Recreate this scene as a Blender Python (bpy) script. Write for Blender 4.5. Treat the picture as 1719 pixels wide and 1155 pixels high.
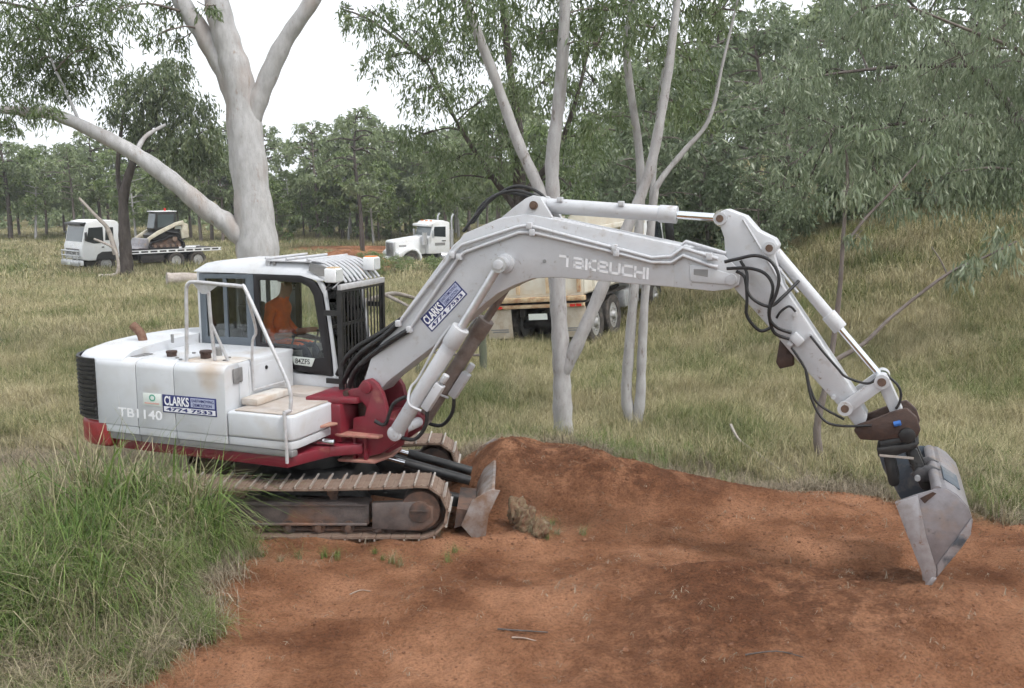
import bpy, bmesh, math, random
import numpy as np
from mathutils import Vector, Matrix
for o in list(bpy.data.objects): bpy.data.objects.remove(o)
S = bpy.context.scene
COL = S.collection
R = math.radians
# ------------------------------------------------------------------ camera
cam_d = bpy.data.cameras.new('camera'); cam = bpy.data.objects.new('camera', cam_d); COL.objects.link(cam)
cam.location = (0, 0, 3.8); cam.rotation_euler = (R(90 - 8.94), 0, 0)
cam_d.sensor_width = 36; cam_d.lens = 35.6; cam_d.clip_start = 0.1; cam_d.clip_end = 6000
S.camera = cam
# ------------------------------------------------------------------ sky: bright overcast
SUN_ELEV, SUN_ROT = R(56), R(128)
W = bpy.data.worlds.new('World'); S.world = W; W.use_nodes = True
nt = W.node_tree; nt.nodes.clear()
sky = nt.nodes.new('ShaderNodeTexSky'); sky.sky_type = 'NISHITA'; sky.sun_disc = False
sky.sun_elevation = SUN_ELEV; sky.sun_rotation = SUN_ROT; sky.air_density = 1.0; sky.dust_density = 4.0
hs = nt.nodes.new('ShaderNodeHueSaturation'); hs.inputs['Saturation'].default_value = 0.16
mx = nt.nodes.new('ShaderNodeMixRGB'); mx.inputs[0].default_value = 0.62; mx.inputs[2].default_value = (12.6, 13.2, 14.0, 1)
bg = nt.nodes.new('ShaderNodeBackground'); bg.inputs[1].default_value = 0.094
wo = nt.nodes.new('ShaderNodeOutputWorld')
nt.links.new(sky.outputs[0], hs.inputs['Color']); nt.links.new(hs.outputs[0], mx.inputs[1])
nt.links.new(mx.outputs[0], bg.inputs[0]); nt.links.new(bg.outputs[0], wo.inputs[0])
sd = bpy.data.lights.new('sun', 'SUN'); sun = bpy.data.objects.new('sun', sd); COL.objects.link(sun)
sd.energy = 1.5; sd.angle = R(10); sd.color = (1.0, 0.975, 0.94)
sdir = Vector((math.sin(SUN_ROT) * math.cos(SUN_ELEV), math.cos(SUN_ROT) * math.cos(SUN_ELEV), math.sin(SUN_ELEV)))
sun.rotation_euler = sdir.to_track_quat('Z', 'Y').to_euler(); sun.location = (20, -20, 40)
S.view_settings.view_transform = 'Standard'; S.view_settings.look = 'None'
S.view_settings.exposure = 0.60; S.view_settings.gamma = 1.0; S.view_settings.use_curve_mapping = False
S.cycles.use_denoising = True
S.cycles.use_adaptive_sampling = True; S.cycles.adaptive_threshold = 0.04; S.cycles.adaptive_min_samples = 12
S.cycles.max_bounces = 5; S.cycles.transparent_max_bounces = 8; S.cycles.diffuse_bounces = 3; S.cycles.glossy_bounces = 2; S.cycles.transmission_bounces = 3
S.cycles.caustics_reflective = False; S.cycles.caustics_refractive = False

# ------------------------------------------------------------------ materials
def new_mat(name):
    m = bpy.data.materials.new(name); m.use_nodes = True
    n = m.node_tree; n.nodes.clear()
    out = n.nodes.new('ShaderNodeOutputMaterial')
    return m, n, out
def nd(n, t, **k):
    x = n.nodes.new(t)
    for a, b in k.items():
        if a.startswith('i_'): x.inputs[a[2:].replace('_', ' ')].default_value = b
        else: setattr(x, a, b)
    return x
def ramp(n, pts):
    r = n.nodes.new('ShaderNodeValToRGB'); e = r.color_ramp.elements
    while len(e) < len(pts): e.new(0.5)
    for q, (p, c) in zip(e, pts): q.position = p; q.color = (*c, 1)
    return r
def surf(name, c1, c2=None, scale=6, rough=0.5, metal=0.0, bump=0.0, bscale=60, lo=0.4, hi=0.7, spec=0.5, c3=None, s3=2.5, lo3=0.55, hi3=0.8, stretch=None, chips=None):
    """paint / steel / wood: a base colour, a second colour in noise patches, a third in larger blotches"""
    m, n, out = new_mat(name); L = n.links.new
    b = nd(n, 'ShaderNodeBsdfPrincipled'); b.inputs['Roughness'].default_value = rough; b.inputs['Metallic'].default_value = metal
    b.inputs['Specular IOR Level'].default_value = spec
    tc = nd(n, 'ShaderNodeTexCoord'); src = tc.outputs['Object']
    if stretch:
        mp = nd(n, 'ShaderNodeMapping'); mp.inputs['Scale'].default_value = stretch; L(src, mp.inputs[0]); src = mp.outputs[0]
    col = None
    if c2:
        t = nd(n, 'ShaderNodeTexNoise'); t.inputs['Scale'].default_value = scale; t.inputs['Detail'].default_value = 7; t.inputs['Roughness'].default_value = 0.65
        L(src, t.inputs['Vector'])
        r = ramp(n, [(lo, c1), (hi, c2)]); L(t.outputs[0], r.inputs[0]); col = r.outputs[0]
        if c3:
            t3 = nd(n, 'ShaderNodeTexNoise'); t3.inputs['Scale'].default_value = s3; t3.inputs['Detail'].default_value = 5
            L(src, t3.inputs['Vector'])
            r3 = ramp(n, [(lo3, (0, 0, 0)), (hi3, (1, 1, 1))]); L(t3.outputs[0], r3.inputs[0])
            mm = nd(n, 'ShaderNodeMixRGB'); mm.inputs[2].default_value = (*c3, 1); L(r3.outputs[0], mm.inputs[0]); L(col, mm.inputs[1]); col = mm.outputs[0]
        if chips:
            t4 = nd(n, 'ShaderNodeTexNoise'); t4.inputs['Scale'].default_value = chips[0]; t4.inputs['Detail'].default_value = 9; t4.inputs['Roughness'].default_value = 0.8
            L(src, t4.inputs['Vector']); r4 = ramp(n, [(chips[1], (0, 0, 0)), (chips[1] + 0.04, (0.85, 0.85, 0.85))]); L(t4.outputs[0], r4.inputs[0])
            m4 = nd(n, 'ShaderNodeMixRGB'); m4.inputs[2].default_value = (*chips[2], 1); L(r4.outputs[0], m4.inputs[0]); L(col, m4.inputs[1]); col = m4.outputs[0]
        L(col, b.inputs['Base Color'])
    else: b.inputs['Base Color'].default_value = (*c1, 1)
    if bump:
        t2 = nd(n, 'ShaderNodeTexNoise'); t2.inputs['Scale'].default_value = bscale; t2.inputs['Detail'].default_value = 4; L(src, t2.inputs['Vector'])
        bp = nd(n, 'ShaderNodeBump'); bp.inputs['Strength'].default_value = bump; bp.inputs['Distance'].default_value = 0.02
        L(t2.outputs[0], bp.inputs['Height']); L(bp.outputs[0], b.inputs['Normal'])
    L(b.outputs[0], out.inputs[0])
    return m
def glass_mat(name, tint=(0.75, 0.82, 0.8), refl=0.09):
    m, n, out = new_mat(name); L = n.links.new
    t = nd(n, 'ShaderNodeBsdfTransparent'); t.inputs[0].default_value = (*tint, 1)
    g = nd(n, 'ShaderNodeBsdfGlossy'); g.inputs['Roughness'].default_value = 0.03
    lw = nd(n, 'ShaderNodeFresnel'); lw.inputs[0].default_value = 1.45
    ad = nd(n, 'ShaderNodeMath', operation='ADD'); ad.inputs[1].default_value = refl; L(lw.outputs[0], ad.inputs[0])
    mi = nd(n, 'ShaderNodeMixShader'); L(ad.outputs[0], mi.inputs[0]); L(t.outputs[0], mi.inputs[1]); L(g.outputs[0], mi.inputs[2])
    L(mi.outputs[0], out.inputs[0]); return m
M = {}
M['white'] = surf('white_paint', (0.565, 0.58, 0.605), (0.50, 0.50, 0.50), 3.0, 0.42, bump=0.02, bscale=25, lo=0.45, hi=0.75, c3=(0.42, 0.37, 0.31), s3=2.2, lo3=0.56, hi3=0.85, chips=(9, 0.63, (0.30, 0.24, 0.19)))
M['boomw'] = surf('boom_paint', (0.50, 0.505, 0.525), (0.43, 0.425, 0.425), 5.0, 0.42, bump=0.03, bscale=40, lo=0.5, hi=0.85, c3=(0.36, 0.32, 0.29), s3=6.5, lo3=0.60, hi3=0.85, chips=(13, 0.605, (0.20, 0.145, 0.11)))
M['stain'] = surf('dusty_deck_paint', (0.60, 0.58, 0.55), (0.44, 0.33, 0.24), 3.0, 0.65, lo=0.42, hi=0.72, bump=0.1, bscale=80)
def stained(name):
    m = surf(name, (0.565, 0.58, 0.605), (0.50, 0.50, 0.50), 3.0, 0.45, bump=0.02, bscale=25, lo=0.45, hi=0.8)
    n = m.node_tree; L = n.links.new; b = [q for q in n.nodes if q.type == 'BSDF_PRINCIPLED'][0]; old = b.inputs['Base Color'].links[0].from_socket
    tc = nd(n, 'ShaderNodeTexCoord'); sx = nd(n, 'ShaderNodeVectorMath', operation='DISTANCE'); mp = nd(n, 'ShaderNodeMapping'); mp.inputs['Scale'].default_value = (2.0, 1.0, 1.7)
    sx.inputs[1].default_value = (-0.52 * 2.0, -1.2, 1.80 * 1.7); L(tc.outputs['Object'], mp.inputs[0]); L(mp.outputs[0], sx.inputs[0])
    t = nd(n, 'ShaderNodeTexNoise'); t.inputs['Scale'].default_value = 4; t.inputs['Detail'].default_value = 6; L(tc.outputs['Object'], t.inputs['Vector'])
    su = nd(n, 'ShaderNodeMath', operation='SUBTRACT'); L(t.outputs[0], su.inputs[0]); L(sx.outputs['Value'], su.inputs[1])
    r = ramp(n, [(0.0, (0, 0, 0)), (0.5, (0.75, 0.75, 0.75))]); L(su.outputs[0], r.inputs[0])
    mm = nd(n, 'ShaderNodeMixRGB'); mm.inputs[2].default_value = (0.40, 0.30, 0.21, 1); L(r.outputs[0], mm.inputs[0]); L(old, mm.inputs[1]); L(mm.outputs[0], b.inputs['Base Color']); return m
M['whitestain'] = stained('rust_stained_white_paint')
M['tread'] = surf('dusty_tread_plate', (0.40, 0.335, 0.285), (0.47, 0.43, 0.40), 8.0, 0.7, lo=0.35, hi=0.65, bump=0.35, bscale=120)
M['red'] = surf('red_paint', (0.19, 0.015, 0.028), (0.13, 0.022, 0.028), 5.0, 0.45, lo=0.4, hi=0.7, bump=0.05, c3=(0.33, 0.15, 0.10), s3=5.0, lo3=0.6, hi3=0.85)
M['redbright'] = surf('red_counterweight_paint', (0.30, 0.022, 0.026), (0.22, 0.03, 0.03), 5.0, 0.45, lo=0.4, hi=0.7)
M['reddust'] = surf('dusty_red_plate', (0.34, 0.12, 0.10), (0.40, 0.23, 0.17), 8.0, 0.6, lo=0.35, hi=0.65, bump=0.1)
M['grey'] = surf('grey_band_paint', (0.20, 0.20, 0.20), (0.26, 0.25, 0.24), 5.0, 0.5)
M['black'] = surf('black_paint', (0.012, 0.012, 0.013), (0.03, 0.028, 0.026), 9.0, 0.45)
M['seal'] = surf('black_window_seal', (0.010, 0.008, 0.010), None, rough=0.4)
M['dkglassframe'] = surf('slate_window_frame', (0.10, 0.12, 0.14), None, rough=0.4)
M['rubber'] = surf('black_hose_rubber', (0.014, 0.014, 0.015), (0.05, 0.04, 0.035), 14, 0.5, lo=0.5, hi=0.9)
M['chrome'] = surf('chromed_rod', (0.75, 0.77, 0.80), None, rough=0.12, metal=1.0)
M['pin'] = surf('brown_pin_steel', (0.16, 0.10, 0.07), (0.09, 0.06, 0.05), 20, 0.55, metal=0.3)
M['steel'] = surf('worn_bucket_steel', (0.30, 0.285, 0.30), (0.20, 0.18, 0.185), 6.0, 0.42, metal=0.55, bump=0.08, bscale=30, lo=0.4, hi=0.75, c3=(0.34, 0.24, 0.18), s3=4, lo3=0.55, hi3=0.8, chips=(7, 0.60, (0.13, 0.13, 0.14)))
M['steelwear'] = surf('scraped_bucket_edge', (0.40, 0.39, 0.41), (0.28, 0.25, 0.24), 7.0, 0.40, metal=0.5, lo=0.4, hi=0.7, bump=0.06, c3=(0.10, 0.115, 0.135), s3=3.0, lo3=0.55, hi3=0.62, chips=(9, 0.59, (0.26, 0.17, 0.12)))
M['steeldark'] = surf('dark_bucket_inside', (0.06, 0.06, 0.065), (0.16, 0.15, 0.15), 7.0, 0.4, metal=0.4, lo=0.4, hi=0.75)
M['bluegrey'] = surf('blue_grey_bucket_paint', (0.075, 0.095, 0.12), (0.2, 0.2, 0.2), 7.0, 0.45, metal=0.3, lo=0.5, hi=0.7)
M['shadedsteel'] = surf('shaded_brown_cylinder', (0.17, 0.13, 0.11), (0.26, 0.22, 0.20), 9, 0.6, lo=0.4, hi=0.7)  # shade on the far boom cylinder, put into its brown colour
M['rust'] = surf('rusty_brown_steel', (0.036, 0.020, 0.016), (0.075, 0.04, 0.028), 14, 0.65, lo=0.35, hi=0.7, bump=0.2)
M['exhaust'] = surf('rusted_exhaust', (0.13, 0.06, 0.035), (0.20, 0.12, 0.08), 18, 0.75, bump=0.2)
M['mudsteel'] = surf('muddy_track_steel', (0.05, 0.038, 0.034), (0.16, 0.085, 0.055), 5, 0.75, lo=0.38, hi=0.7, bump=0.3, bscale=50)
M['framesteel'] = surf('scuffed_track_frame', (0.07, 0.058, 0.055), (0.14, 0.11, 0.10), 9, 0.6, lo=0.35, hi=0.7, bump=0.2, bscale=60, c3=(0.20, 0.10, 0.06), s3=3, lo3=0.5, hi3=0.75)
M['shoe'] = surf('dirt_caked_shoe', (0.155, 0.098, 0.070), (0.235, 0.175, 0.135), 8, 0.85, lo=0.35, hi=0.7, bump=0.4, bscale=50)
M['shoeedge'] = surf('polished_grouser', (0.42, 0.36, 0.31), (0.55, 0.52, 0.50), 12, 0.45, metal=0.4)
M['bladew'] = surf('muddy_scraped_blade', (0.28, 0.25, 0.235), (0.17, 0.10, 0.065), 5, 0.7, lo=0.38, hi=0.6, bump=0.1)
M['decalblue'] = surf('navy_decal', (0.018, 0.025, 0.13), None, rough=0.35)
M['decalwhite'] = surf('white_decal', (0.74, 0.74, 0.78), None, rough=0.35)
M['decalpale'] = surf('pale_blue_decal', (0.42, 0.45, 0.60), None, rough=0.35)
M['decalgreen'] = surf('green_decal_mark', (0.10, 0.36, 0.26), None, rough=0.4)
M['decalcream'] = surf('pale_sticker', (0.66, 0.70, 0.66), None, rough=0.4)
M['decalpink'] = surf('faded_pink_print', (0.62, 0.36, 0.32), None, rough=0.4)
M['letter'] = surf('white_lettering', (0.82, 0.82, 0.84), None, rough=0.35)
M['silver'] = surf('silver_handrail', (0.55, 0.55, 0.57), (0.42, 0.40, 0.39), 15, 0.38, metal=0.25)
M['glass'] = glass_mat('cab_glass', (0.95, 0.98, 0.97), 0.01)
M['wsglass'] = glass_mat('truck_glass', (0.28, 0.33, 0.33), 0.16)
M['interior'] = surf('cab_interior', (0.022, 0.024, 0.026), None, rough=0.7)
M['seatgrey'] = surf('seat_cloth', (0.04, 0.04, 0.045), (0.07, 0.07, 0.07), 30, 0.9)
M['orange'] = surf('orange_shirt', (0.78, 0.13, 0.012), (0.62, 0.10, 0.015), 14, 0.85, bump=0.3, bscale=18)
M['skin'] = surf('skin', (0.30, 0.15, 0.095), None, rough=0.55)
M['navy'] = surf('navy_trousers', (0.018, 0.022, 0.04), (0.03, 0.035, 0.05), 20, 0.9)
M['hat'] = surf('dark_cap', (0.018, 0.015, 0.014), None, rough=0.9)
M['amber'] = surf('amber_lens', (0.75, 0.22, 0.02), None, rough=0.25)
M['redlens'] = surf('red_lens', (0.55, 0.03, 0.02), None, rough=0.25)
M['lamp'] = surf('lamp_glass', (0.7, 0.72, 0.72), None, rough=0.15, metal=0.3)
M['tyre'] = surf('dusty_tyre', (0.035, 0.032, 0.03), (0.12, 0.10, 0.085), 8, 0.9, lo=0.4, hi=0.7, bump=0.2)
M['rim'] = surf('silver_rim', (0.5, 0.5, 0.5), (0.3, 0.28, 0.26), 10, 0.4, metal=0.4)
M['truckw'] = surf('white_truck_paint', (0.78, 0.79, 0.80), (0.68, 0.66, 0.62), 1.5, 0.35, lo=0.45, hi=0.8)
M['cream'] = surf('cream_tipper_paint', (0.70, 0.66, 0.57), (0.60, 0.51, 0.39), 2.5, 0.55, lo=0.45, hi=0.75, bump=0.05)
M['creamrust'] = surf('rust_streaked_cream', (0.55, 0.43, 0.27), (0.33, 0.15, 0.07), 6, 0.65, lo=0.42, hi=0.68, bump=0.1)
M['flap'] = surf('cream_mudflap', (0.50, 0.45, 0.37), (0.38, 0.30, 0.22), 5, 0.7, lo=0.4, hi=0.7)
M['chassis'] = surf('dark_chassis', (0.016, 0.015, 0.015), (0.04, 0.03, 0.025), 6, 0.7)
M['alloy'] = surf('bright_alloy', (0.62, 0.63, 0.65), (0.45, 0.45, 0.46), 8, 0.3, metal=0.5)
M['loader'] = surf('cream_loader_paint', (0.58, 0.55, 0.44), (0.42, 0.36, 0.27), 4, 0.5)
M['greenpost'] = surf('mossy_post', (0.10, 0.115, 0.075), (0.17, 0.16, 0.12), 12, 0.9, bump=0.5, bscale=25, stretch=(1, 1, 0.2))
M['gumbark'] = surf('pale_gum_bark', (0.47, 0.46, 0.46), (0.37, 0.36, 0.355), 9.0, 0.85, lo=0.40, hi=0.62, bump=0.5, bscale=16, chips=(5.0, 0.585, (0.29, 0.235, 0.20)), c3=(0.33, 0.27, 0.235), s3=1.6, lo3=0.52, hi3=0.74, stretch=(1, 1, 0.35))
M['gumbark2'] = surf('grey_gum_bark', (0.41, 0.40, 0.395), (0.29, 0.275, 0.265), 9.0, 0.85, lo=0.38, hi=0.68, bump=0.25, bscale=20, chips=(7.0, 0.585, (0.15, 0.12, 0.10)), c3=(0.15, 0.11, 0.09), s3=2.0, lo3=0.60, hi3=0.78, stretch=(1, 1, 0.35))
M['darkbark'] = surf('dark_rough_bark', (0.060, 0.048, 0.042), (0.12, 0.10, 0.09), 7, 0.95, bump=0.6, bscale=18, stretch=(1, 1, 0.3))
M['midbark'] = surf('brown_bark', (0.14, 0.115, 0.10), (0.22, 0.19, 0.17), 6, 0.9, bump=0.5, bscale=18, stretch=(1, 1, 0.3))
M['deadwood'] = surf('bleached_wood', (0.42, 0.37, 0.33), (0.26, 0.22, 0.19), 6, 0.85, bump=0.4, bscale=25)
M['stick'] = surf('dry_stick', (0.36, 0.28, 0.22), (0.24, 0.17, 0.13), 14, 0.9)

def leaf_mat(name, dark, mid, light, transl=0.3, spec=0.35, rough=0.5):
    m, n, out = new_mat(name); L = n.links.new
    a = nd(n, 'ShaderNodeAttribute', attribute_name='tint')
    r = ramp(n, [(0.0, dark), (0.55, mid), (1.0, light)]); L(a.outputs['Fac'], r.inputs[0])
    b = nd(n, 'ShaderNodeBsdfPrincipled'); b.inputs['Roughness'].default_value = rough; b.inputs['Specular IOR Level'].default_value = spec
    L(r.outputs[0], b.inputs['Base Color'])
    t = nd(n, 'ShaderNodeBsdfTranslucent'); L(r.outputs[0], t.inputs[0])
    mi = nd(n, 'ShaderNodeMixShader'); mi.inputs[0].default_value = transl
    L(b.outputs[0], mi.inputs[1]); L(t.outputs[0], mi.inputs[2]); L(mi.outputs[0], out.inputs[0])
    return m
M['leafA'] = leaf_mat('gum_leaf', (0.080, 0.118, 0.046), (0.155, 0.208, 0.088), (0.27, 0.31, 0.17), 0.42, 0.6, 0.40)
M['leafG'] = leaf_mat('grey_green_leaf', (0.112, 0.150, 0.082), (0.208, 0.258, 0.150), (0.36, 0.40, 0.28), 0.42, 0.6, 0.40)
M['leafB'] = leaf_mat('bright_leaf', (0.105, 0.155, 0.052), (0.195, 0.260, 0.096), (0.31, 0.36, 0.17), 0.42, 0.5, 0.42)
M['leafD'] = leaf_mat('dark_leaf', (0.055, 0.082, 0.034), (0.115, 0.152, 0.068), (0.22, 0.25, 0.13), 0.40, 0.6, 0.40)
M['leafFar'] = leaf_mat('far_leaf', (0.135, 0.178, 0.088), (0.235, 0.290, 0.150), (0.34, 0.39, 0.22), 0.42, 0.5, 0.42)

# ------------------------------------------------------------------ mesh helpers
class MB:
    def __init__(s): s.v = []; s.f = []; s.m = []
    def add(s, vs, fs, mi=0):
        o = len(s.v); s.v += [tuple(v) for v in vs]; s.f += [tuple(i + o for i in f) for f in fs]; s.m += [mi] * len(fs); return s
    def box(s, x0, x1, y0, y1, z0, z1, mi=0):
        return s.add([(x0, y0, z0), (x1, y0, z0), (x1, y1, z0), (x0, y1, z0), (x0, y0, z1), (x1, y0, z1), (x1, y1, z1), (x0, y1, z1)],
                     [(0, 3, 2, 1), (4, 5, 6, 7), (0, 1, 5, 4), (1, 2, 6, 5), (2, 3, 7, 6), (3, 0, 4, 7)], mi)
    def obox(s, c, size, rot, mi=0):
        hx, hy, hz = [a / 2 for a in size]; c = Vector(c)
        vs = [c + rot @ Vector((x, y, z)) for z in (-hz, hz) for x, y in ((-hx, -hy), (hx, -hy), (hx, hy), (-hx, hy))]
        return s.add(vs, [(0, 3, 2, 1), (4, 5, 6, 7), (0, 1, 5, 4), (1, 2, 6, 5), (2, 3, 7, 6), (3, 0, 4, 7)], mi)
    def prism(s, poly, a0, a1, axis='y', mi=0):
        n = len(poly)
        def P(p, a): return (p[0], a, p[1]) if axis == 'y' else (p[0], p[1], a) if axis == 'z' else (a, p[0], p[1])
        vs = [P(p, a0) for p in poly] + [P(p, a1) for p in poly]
        fs = [tuple(range(n)), tuple(range(2 * n - 1, n - 1, -1))] + [(i, (i + n), (i + 1) % n + n, (i + 1) % n) for i in range(n)]
        return s.add(vs, fs, mi)
    def ring(s, outer, inner, a0, a1, axis='y', mi=0):
        n = len(outer)
        def P(p, a): return (p[0], a, p[1]) if axis == 'y' else (a, p[0], p[1])
        vs = [P(p, a0) for p in outer] + [P(p, a0) for p in inner] + [P(p, a1) for p in outer] + [P(p, a1) for p in inner]
        fs = []
        for i in range(n):
            j = (i + 1) % n
            fs += [(i, j, n + j, n + i), (2 * n + i, 3 * n + i, 3 * n + j, 2 * n + j), (i, 2 * n + i, 2 * n + j, j), (n + i, n + j, 3 * n + j, 3 * n + i)]
        return s.add(vs, fs, mi)
    def tube(s, path, r, n=8, cap=True, mi=0):
        P = [Vector(p) for p in path]; k = len(P)
        rs = r if isinstance(r, (list, tuple)) else [r] * k
        T = [(P[min(i + 1, k - 1)] - P[max(i - 1, 0)]).normalized() for i in range(k)]
        up = Vector((0, 0, 1)) if abs(T[0].z) < 0.9 else Vector((1, 0, 0))
        X = T[0].cross(up).normalized(); vs = []; fs = []
        for i in range(k):
            X = (X - T[i] * X.dot(T[i])); X = X.normalized() if X.length > 1e-6 else T[i].orthogonal().normalized()
            Y = T[i].cross(X)
            for q in range(n):
                a = 2 * math.pi * q / n; vs.append(P[i] + (X * math.cos(a) + Y * math.sin(a)) * rs[i])
        for i in range(k - 1):
            for q in range(n):
                w = (q + 1) % n; fs.append((i * n + q, i * n + w, (i + 1) * n + w, (i + 1) * n + q))
        if cap: fs += [tuple(range(n - 1, -1, -1)), tuple(range((k - 1) * n, k * n))]
        return s.add(vs, fs, mi)
    def cyl(s, p0, p1, r, n=16, mi=0): return s.tube([p0, p1], r, n, True, mi)
    def build(s, name, mat, parent=None, bevel=0.0, seg=2, smooth=35, label=None):
        me = bpy.data.meshes.new(name); me.from_pydata(s.v, [], s.f)
        mats = mat if isinstance(mat, (list, tuple)) else [mat]
        for q in mats: me.materials.append(M[q] if isinstance(q, str) else q)
        if len(mats) > 1: me.polygons.foreach_set('material_index', s.m)
        bm = bmesh.new(); bm.from_mesh(me); bmesh.ops.recalc_face_normals(bm, faces=bm.faces)
        if bevel:
            es = [e for e in bm.edges if len(e.link_faces) == 2 and e.calc_face_angle(0) > R(28)]
            bmesh.ops.bevel(bm, geom=es, offset=bevel, segments=seg, affect='EDGES', clamp_overlap=True, profile=0.5)
        bm.to_mesh(me); bm.free()
        if smooth:
            me.shade_smooth(); me.set_sharp_from_angle(angle=R(smooth))
        o = bpy.data.objects.new(name, me); COL.objects.link(o)
        if parent: o.parent = parent
        if label: o['label'] = label
        return o
def smooth_path(pts, n=6):
    P = [Vector(p) for p in pts]; out = []
    for i in range(len(P) - 1):
        p0, p1, p2, p3 = P[max(i - 1, 0)], P[i], P[i + 1], P[min(i + 2, len(P) - 1)]
        for k in range(n):
            t = k / n
            out.append(0.5 * ((2 * p1) + (p2 - p0) * t + (2 * p0 - 5 * p1 + 4 * p2 - p3) * t * t + (3 * p1 - p0 - 3 * p2 + p3) * t ** 3))
    out.append(P[-1]); return out
def empty(name, loc, rz=0, label=None, cat=None, group=None, rot=None):
    o = bpy.data.objects.new(name, None); COL.objects.link(o); o.location = loc
    o.rotation_euler = rot if rot else (0, 0, rz); o.empty_display_size = 0.3
    if label: tag(o, label, cat, group)
    return o
def tag(o, label=None, cat=None, group=None, kind=None):
    if label: o['label'] = label
    if cat: o['category'] = cat
    if group: o['group'] = group
    if kind: o['kind'] = kind
    return o
def text_mesh(name, body, w, h, mat, parent, M4, depth=0.0015, bold=0.0):
    cu = bpy.data.curves.new(name, 'FONT'); cu.body = body; cu.size = 1; cu.offset = bold; cu.extrude = 0.001
    t = bpy.data.objects.new(name, cu); COL.objects.link(t)
    bpy.context.view_layer.update()
    me = bpy.data.meshes.new_from_object(t.evaluated_get(bpy.context.evaluated_depsgraph_get()))
    bpy.data.objects.remove(t); bpy.data.curves.remove(cu)
    co = np.empty(len(me.vertices) * 3); me.vertices.foreach_get('co', co); co = co.reshape(-1, 3)
    lo, hi = co.min(0), co.max(0)
    co[:, 0] = (co[:, 0] - lo[0]) / (hi[0] - lo[0]) * w; co[:, 1] = (co[:, 1] - lo[1]) / (hi[1] - lo[1]) * h; co[:, 2] = (co[:, 2] - lo[2]) / (hi[2] - lo[2]) * depth
    me.vertices.foreach_set('co', co.ravel()); me.materials.clear(); me.materials.append(M[mat]); me.update()
    o = bpy.data.objects.new(name, me); COL.objects.link(o); o.parent = parent; o.matrix_local = M4
    return o
def side_frame(x, y, z, ang=0.0):
    """matrix for flat print on a face that looks along -Y: text x -> X, text y -> Z"""
    b = Matrix(((1, 0, 0, 0), (0, 0, -1, 0), (0, 1, 0, 0), (0, 0, 0, 1)))
    return Matrix.Translation((x, y, z)) @ Matrix.Rotation(-ang, 4, 'Y') @ b
# ================================================================== the ground
rngT = np.random.default_rng(5)
_K = [(rngT.uniform(0, 2 * np.pi), rngT.uniform(0, 2 * np.pi), 2.0 ** rngT.uniform(0.3, 4.6)) for _ in range(44)]
def sst(a, b, x):
    t = np.clip((x - a) / (b - a), 0, 1); return t * t * (3 - 2 * t)
def wob(x, y, lo=0.0, hi=99.0):
    s = 0
    for a, p, k in _K:
        if lo <= k < hi: s = s + np.sin((x * np.cos(a) + y * np.sin(a)) * k + p) / k
    return s
SOIL = np.array([(-3.9, 3), (-3.55, 7.2), (-2.55, 7.85), (-2.75, 9.0), (-2.75, 10.1), (-4.7, 10.45), (-4.9, 13.2), (-1.6, 13.3), (-0.7, 13.1), (0.3, 13.45), (1.3, 13.15),
                 (2.1, 12.6), (3.08, 12.33), (4.52, 11.94), (5.3, 11.1), (7.2, 10.7), (11, 10.4), (11, 3)])
def soil_dist(x, y):
    """signed distance to the edge of the stripped red earth, positive inside"""
    x = np.asarray(x, float); y = np.asarray(y, float); d = np.full(x.shape, 1e9); ins = np.zeros(x.shape, bool)
    n = len(SOIL)
    for i in range(n):
        ax, ay = SOIL[i]; bx, by = SOIL[(i + 1) % n]; ex, ey = bx - ax, by - ay
        t = np.clip(((x - ax) * ex + (y - ay) * ey) / (ex * ex + ey * ey), 0, 1)
        d = np.minimum(d, np.hypot(x - ax - t * ex, y - ay - t * ey))
        c = ((ay > y) != (by > y)) & (x < (bx - ax) * (y - ay) / (by - ay + 1e-12) + ax); ins ^= c
    return np.where(ins, d, -d)
def g2(x, y, cx, cy, rx, ry, p=2): return np.exp(-np.abs((x - cx) / rx) ** p - np.abs((y - cy) / ry) ** p)
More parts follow.
